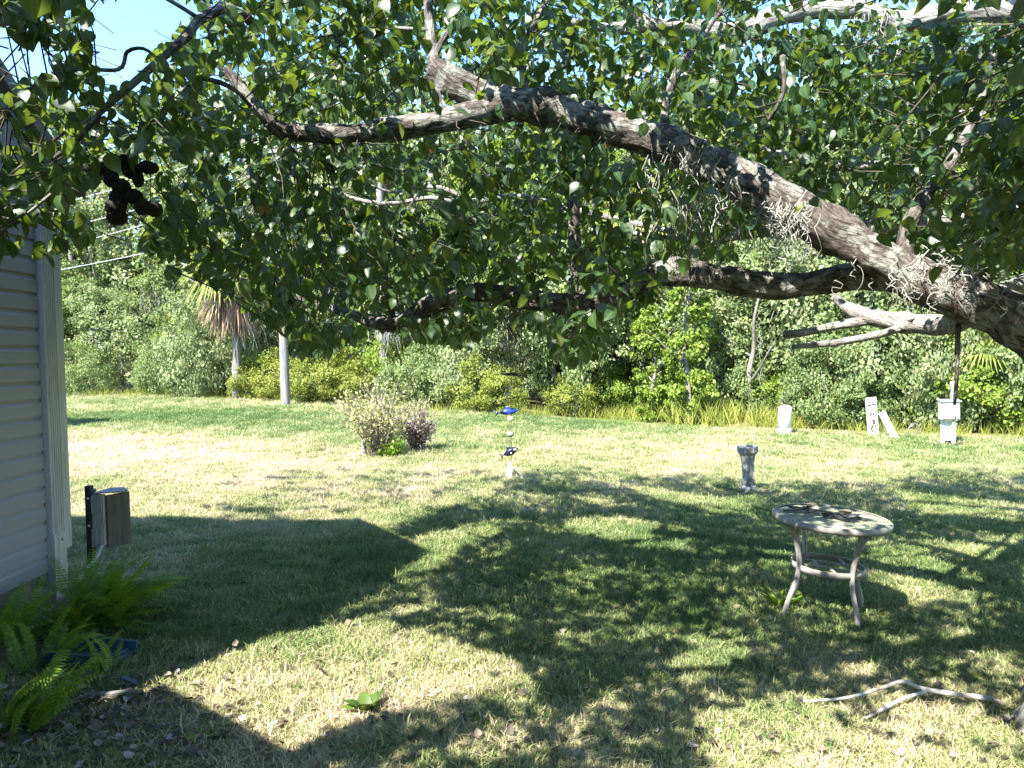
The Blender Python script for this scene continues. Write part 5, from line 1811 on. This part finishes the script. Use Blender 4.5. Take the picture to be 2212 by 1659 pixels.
# ------------------------------------------------------------------ leaf litter
rr = np.random.default_rng(31)
n = 800
uu = np.concatenate((rr.normal(160, 190, n), rr.uniform(0, 2212, 900)))
vv = np.concatenate((rr.normal(1560, 75, n), 1250 + 409 * rr.random(900) ** 0.6))
ok = (vv < 1680) & (vv > 1240) & (uu > -40) & (uu < 2250) & ~((vv < 1380) & (uu < 140))
uu, vv = uu[ok], vv[ok]
pg = np.array([np.array(G(a, b_)) for a, b_ in zip(uu, vv)])
pg[:, 2] += rr.uniform(0.012, 0.04, len(pg))
n = len(pg)
tipd = rand_dirs(n, rr) * np.array((1, 1, 0.25))
big = np.argsort(np.hypot(uu - 1100, vv - 1640) * 0 + rr.random(n))[:26]
mask = np.ones(n, bool)
mask[big] = False
o = link('leaf_litter', leaf_mesh('leaf_litter', T_leaf(0.4, 0.18, -0.1), pg[mask], tipd[mask], rand_dirs(mask.sum(), rr) * 0.5 + np.array((0, 0, 1)), rr.uniform(0.022, 0.055, mask.sum()), rr.random(mask.sum()) ** 1.8 * 0.95), None, MAT['litter'])
tag(o, 'brown leaf litter scattered over the soil and thin grass', 'leaf litter', None, 'stuff')
for k, j in enumerate(big):
    me = mesh_np('fallen_leaf', T_leaf(0.4, 0.25, -0.2)[0] * rr.uniform(0.045, 0.07), LEAF[1], {'var': np.full(8, rr.uniform(0.3, 0.95))})
    o = link('fallen_leaf', me, None, MAT['litter'], Vector(pg[j]) + Vector((0, 0, 0.025)))
    o.rotation_euler = (rr.normal(0, 0.3), rr.normal(0, 0.3), rr.uniform(0, 6))
    nl_ = min([(160, 1400, 'beside the ferns'), (230, 1560, 'on the bare soil at lower left'), (790, 1540, 'near the broad-leaved weed'), (1780, 1330, 'near the feet of the table'), (1950, 1530, 'near the fallen branch'), (1300, 1600, 'at the bottom centre of the lawn'), (1250, 1350, 'in the deep shade at the centre')], key=lambda m_: math.hypot(uu[j] - m_[0], vv[j] - m_[1]))[2]
    tag(o, 'dry curled fallen leaf ' + nl_, 'leaf', 'single fallen leaves on the lawn')

# ------------------------------------------------------------------ grass
def tuft_mesh(seed, nb, h, spread, w_, lean):
    rr = np.random.default_rng(seed)
    B = Bag()
    for k in range(nb):
        a = rr.uniform(0, 6.28)
        rad_ = spread * math.sqrt(rr.random())
        b0 = np.array((rad_ * math.cos(a), rad_ * math.sin(a), -0.004))
        la = rr.uniform(0, 6.28)
        le = rr.uniform(0.15, 1.0) * lean
        dv = np.array((math.cos(la) * le, math.sin(la) * le, 1.0))
        hh = h * rr.uniform(0.5, 1.25)
        side = np.array((-math.sin(la + rr.normal(0, .6)), math.cos(la), 0)) * w_ * rr.uniform(0.6, 1.2)
        m1 = b0 + dv * hh * 0.5 / np.linalg.norm(dv)
        e = b0 + (dv * 0.75 + np.array((math.cos(la) * le * 0.9, math.sin(la) * le * 0.9, -0.15 * le))) * hh / np.linalg.norm(dv)
        V = np.array((b0 - side / 2, b0 + side / 2, m1 + side * 0.45, m1 - side * 0.45, e))
        B.add(V, [np.array([(0, 1, 2, 3)]), np.array([(3, 2, 4)])], None, rr.random())
    return B.mesh('grass_tuft')


def grassmat():
    t = NT('grass_blade')
    a = t.n('ShaderNodeAttribute', attribute_name='dry', attribute_type='INSTANCER')
    v = t.n('ShaderNodeAttribute', attribute_name='var')
    s = t.n('ShaderNodeMath', {0: v.outputs['Fac'], 1: 0.5}, operation='MULTIPLY')
    s2 = t.n('ShaderNodeMath', {0: s.outputs[0], 1: -0.25, 2: 0.0}, operation='ADD')
    s3 = t.n('ShaderNodeMath', {0: s2.outputs[0], 1: a.outputs['Fac']}, operation='ADD')
    c = t.ramp(s3.outputs[0], [(0.05, (0.075, 0.14, 0.042)), (0.30, (0.145, 0.215, 0.066)), (0.48, (0.29, 0.325, 0.125)), (0.7, (0.45, 0.425, 0.235)), (0.95, (0.60, 0.47, 0.36))])
    t.l(c, t.b.inputs['Base Color'])
    t.b.inputs['Roughness'].default_value = 0.55
    t.b.inputs['Specular IOR Level'].default_value = 0.3
    tr = t.n('ShaderNodeBsdfTranslucent', {0: c})
    mx = t.n('ShaderNodeMixShader', {0: 0.35, 1: t.b.outputs[0], 2: tr.outputs[0]})
    t.l(mx.outputs[0], t.out.inputs[0])
    return t.m


MAT['grass'] = grassmat()
tcol = bpy.data.collections.new('grass_tufts')
for k in range(6):
    me = tuft_mesh(400 + k, 28, 0.055 if k < 4 else 0.08, 0.055, 0.0044, 1.3 if k % 2 else 0.9)
    me.materials.append(MAT['grass'])
    o = bpy.data.objects.new('grass_tuft', me)
    tcol.objects.link(o)

rr = np.random.default_rng(91)


def scatter(d0, d1, dens):
    """points on the ground, in the wedge the camera sees (with a margin)"""
    a = math.radians(38)
    area = (d1 * d1 - d0 * d0) * math.tan(a)
    n = int(area * dens)
    y = np.sqrt(rr.random(n) * (d1 * d1 - d0 * d0) + d0 * d0)
    x = rr.uniform(-1, 1, n) * y * math.tan(a) + rr.normal(0, 0.1, n)
    return x, y


sets = [scatter(2.3, 5.2, 30), scatter(2.3, 5.0, 1150), scatter(5.0, 8.0, 520), scatter(8.0, 13.0, 230), scatter(13, 22, 75), scatter(22, 40, 28)]
scl = np.concatenate([np.full(len(s[0]), f) for s, f in zip(sets, (1.5, 1.0, 1.05, 1.25, 1.7, 2.3))])
X = np.concatenate([s[0] for s in sets])
Y = np.concatenate([s[1] for s in sets])
# keep behind-the-edge woods, shed and bare soil clear
ex = np.array([EA.x, EA.y])
side = (X - EA.x) * EN.x + (Y - EA.y) * EN.y
ok = side < 0.9
ok &= ~((X < WX + 0.1) & (Y < 5.55))
bare = np.exp(-(((X + 2.1) / 0.9) ** 2 + ((Y - 3.6) / 0.9) ** 2)) * 0.62
nz1 = np.sin(X * 3.1 + 1.7 * np.sin(Y * 2.3)) * np.sin(Y * 3.7 + 1.3 * np.sin(X * 2.9))
ok &= rr.random(len(X)) > bare
ok &= (rr.random(len(X)) > 0.35 * (nz1 > 0.45))
X, Y, scl = X[ok], Y[ok], scl[ok]
n = len(X)
dry = dry_at(X, Y) - 0.3 * (scl == 1.5) + rr.normal(0, 0.10, n) + 0.14 * np.sin(X * 5.3 + 2 * np.sin(Y * 4.1)) * np.sin(Y * 4.7)
me = bpy.data.meshes.new('grass')
me.vertices.add(n)
me.vertices.foreach_set('co', np.stack((X, Y, zg(X, Y)), 1).astype(np.float32).ravel())
for nm, typ, val in (('dry', 'FLOAT', dry), ('scl', 'FLOAT', scl * rr.uniform(0.7, 1.25, n))):
    at = me.attributes.new(nm, typ, 'POINT')
    at.data.foreach_set('value', val.astype(np.float32))
at = me.attributes.new('rot', 'FLOAT_VECTOR', 'POINT')
at.data.foreach_set('vector', np.stack((rr.normal(0, 0.12, n), rr.normal(0, 0.12, n), rr.uniform(0, 6.28, n)), 1).astype(np.float32).ravel())
at = me.attributes.new('pick', 'INT', 'POINT')
pk = rr.integers(0, 4, n)
pk[(rr.random(n) < 0.12)] = 4
pk[(rr.random(n) < 0.06)] = 5
at.data.foreach_set('value', pk.astype(np.int32))
go = link('grass', me)
tag(go, 'patchy green and straw-coloured mown grass covering the lawn', 'grass', None, 'stuff')
ng = bpy.data.node_groups.new('grass_scatter', 'GeometryNodeTree')
ng.interface.new_socket('Geometry', in_out='INPUT', socket_type='NodeSocketGeometry')
ng.interface.new_socket('Geometry', in_out='OUTPUT', socket_type='NodeSocketGeometry')
N, L = ng.nodes, ng.links
gi, go_ = N.new('NodeGroupInput'), N.new('NodeGroupOutput')
iop = N.new('GeometryNodeInstanceOnPoints')
ci = N.new('GeometryNodeCollectionInfo')
ci.inputs['Collection'].default_value = tcol
ci.inputs['Separate Children'].default_value = True
ci.inputs['Reset Children'].default_value = True


def na(nm, typ):
    a_ = N.new('GeometryNodeInputNamedAttribute')
    a_.data_type = typ
    a_.inputs['Name'].default_value = nm
    return a_.outputs[0]


e2r = N.new('FunctionNodeEulerToRotation')
L.new(na('rot', 'FLOAT_VECTOR'), e2r.inputs[0])
L.new(gi.outputs[0], iop.inputs['Points'])
L.new(ci.outputs[0], iop.inputs['Instance'])
iop.inputs['Pick Instance'].default_value = True
L.new(na('pick', 'INT'), iop.inputs['Instance Index'])
L.new(e2r.outputs[0], iop.inputs['Rotation'])
L.new(na('scl', 'FLOAT'), iop.inputs['Scale'])
L.new(iop.outputs[0], go_.inputs[0])
md = go.modifiers.new('scatter', 'NODES')
md.node_group = ng
print('tufts', n)

# neighbours of one kind: say which, counted from the left of the photo
byl = {}
for o in COL.objects:
    if o.parent is None and 'label' in o and 'category' in o:
        byl.setdefault(o['label'], []).append(o)
ORD = ['first', 'second', 'third', 'fourth', 'fifth', 'sixth', 'seventh', 'eighth', 'ninth', 'tenth', 'eleventh', 'twelfth']
for lab, os_ in byl.items():
    if len(os_) > 1:
        os_.sort(key=lambda q_: proj(np.array([q_.location]))[0][0])
        for i, q_ in enumerate(os_):
            q_['label'] = ORD[min(i, 11)] + ' from the left, ' + lab.replace(', below the taller trees', '')
bpy.context.view_layer.update()
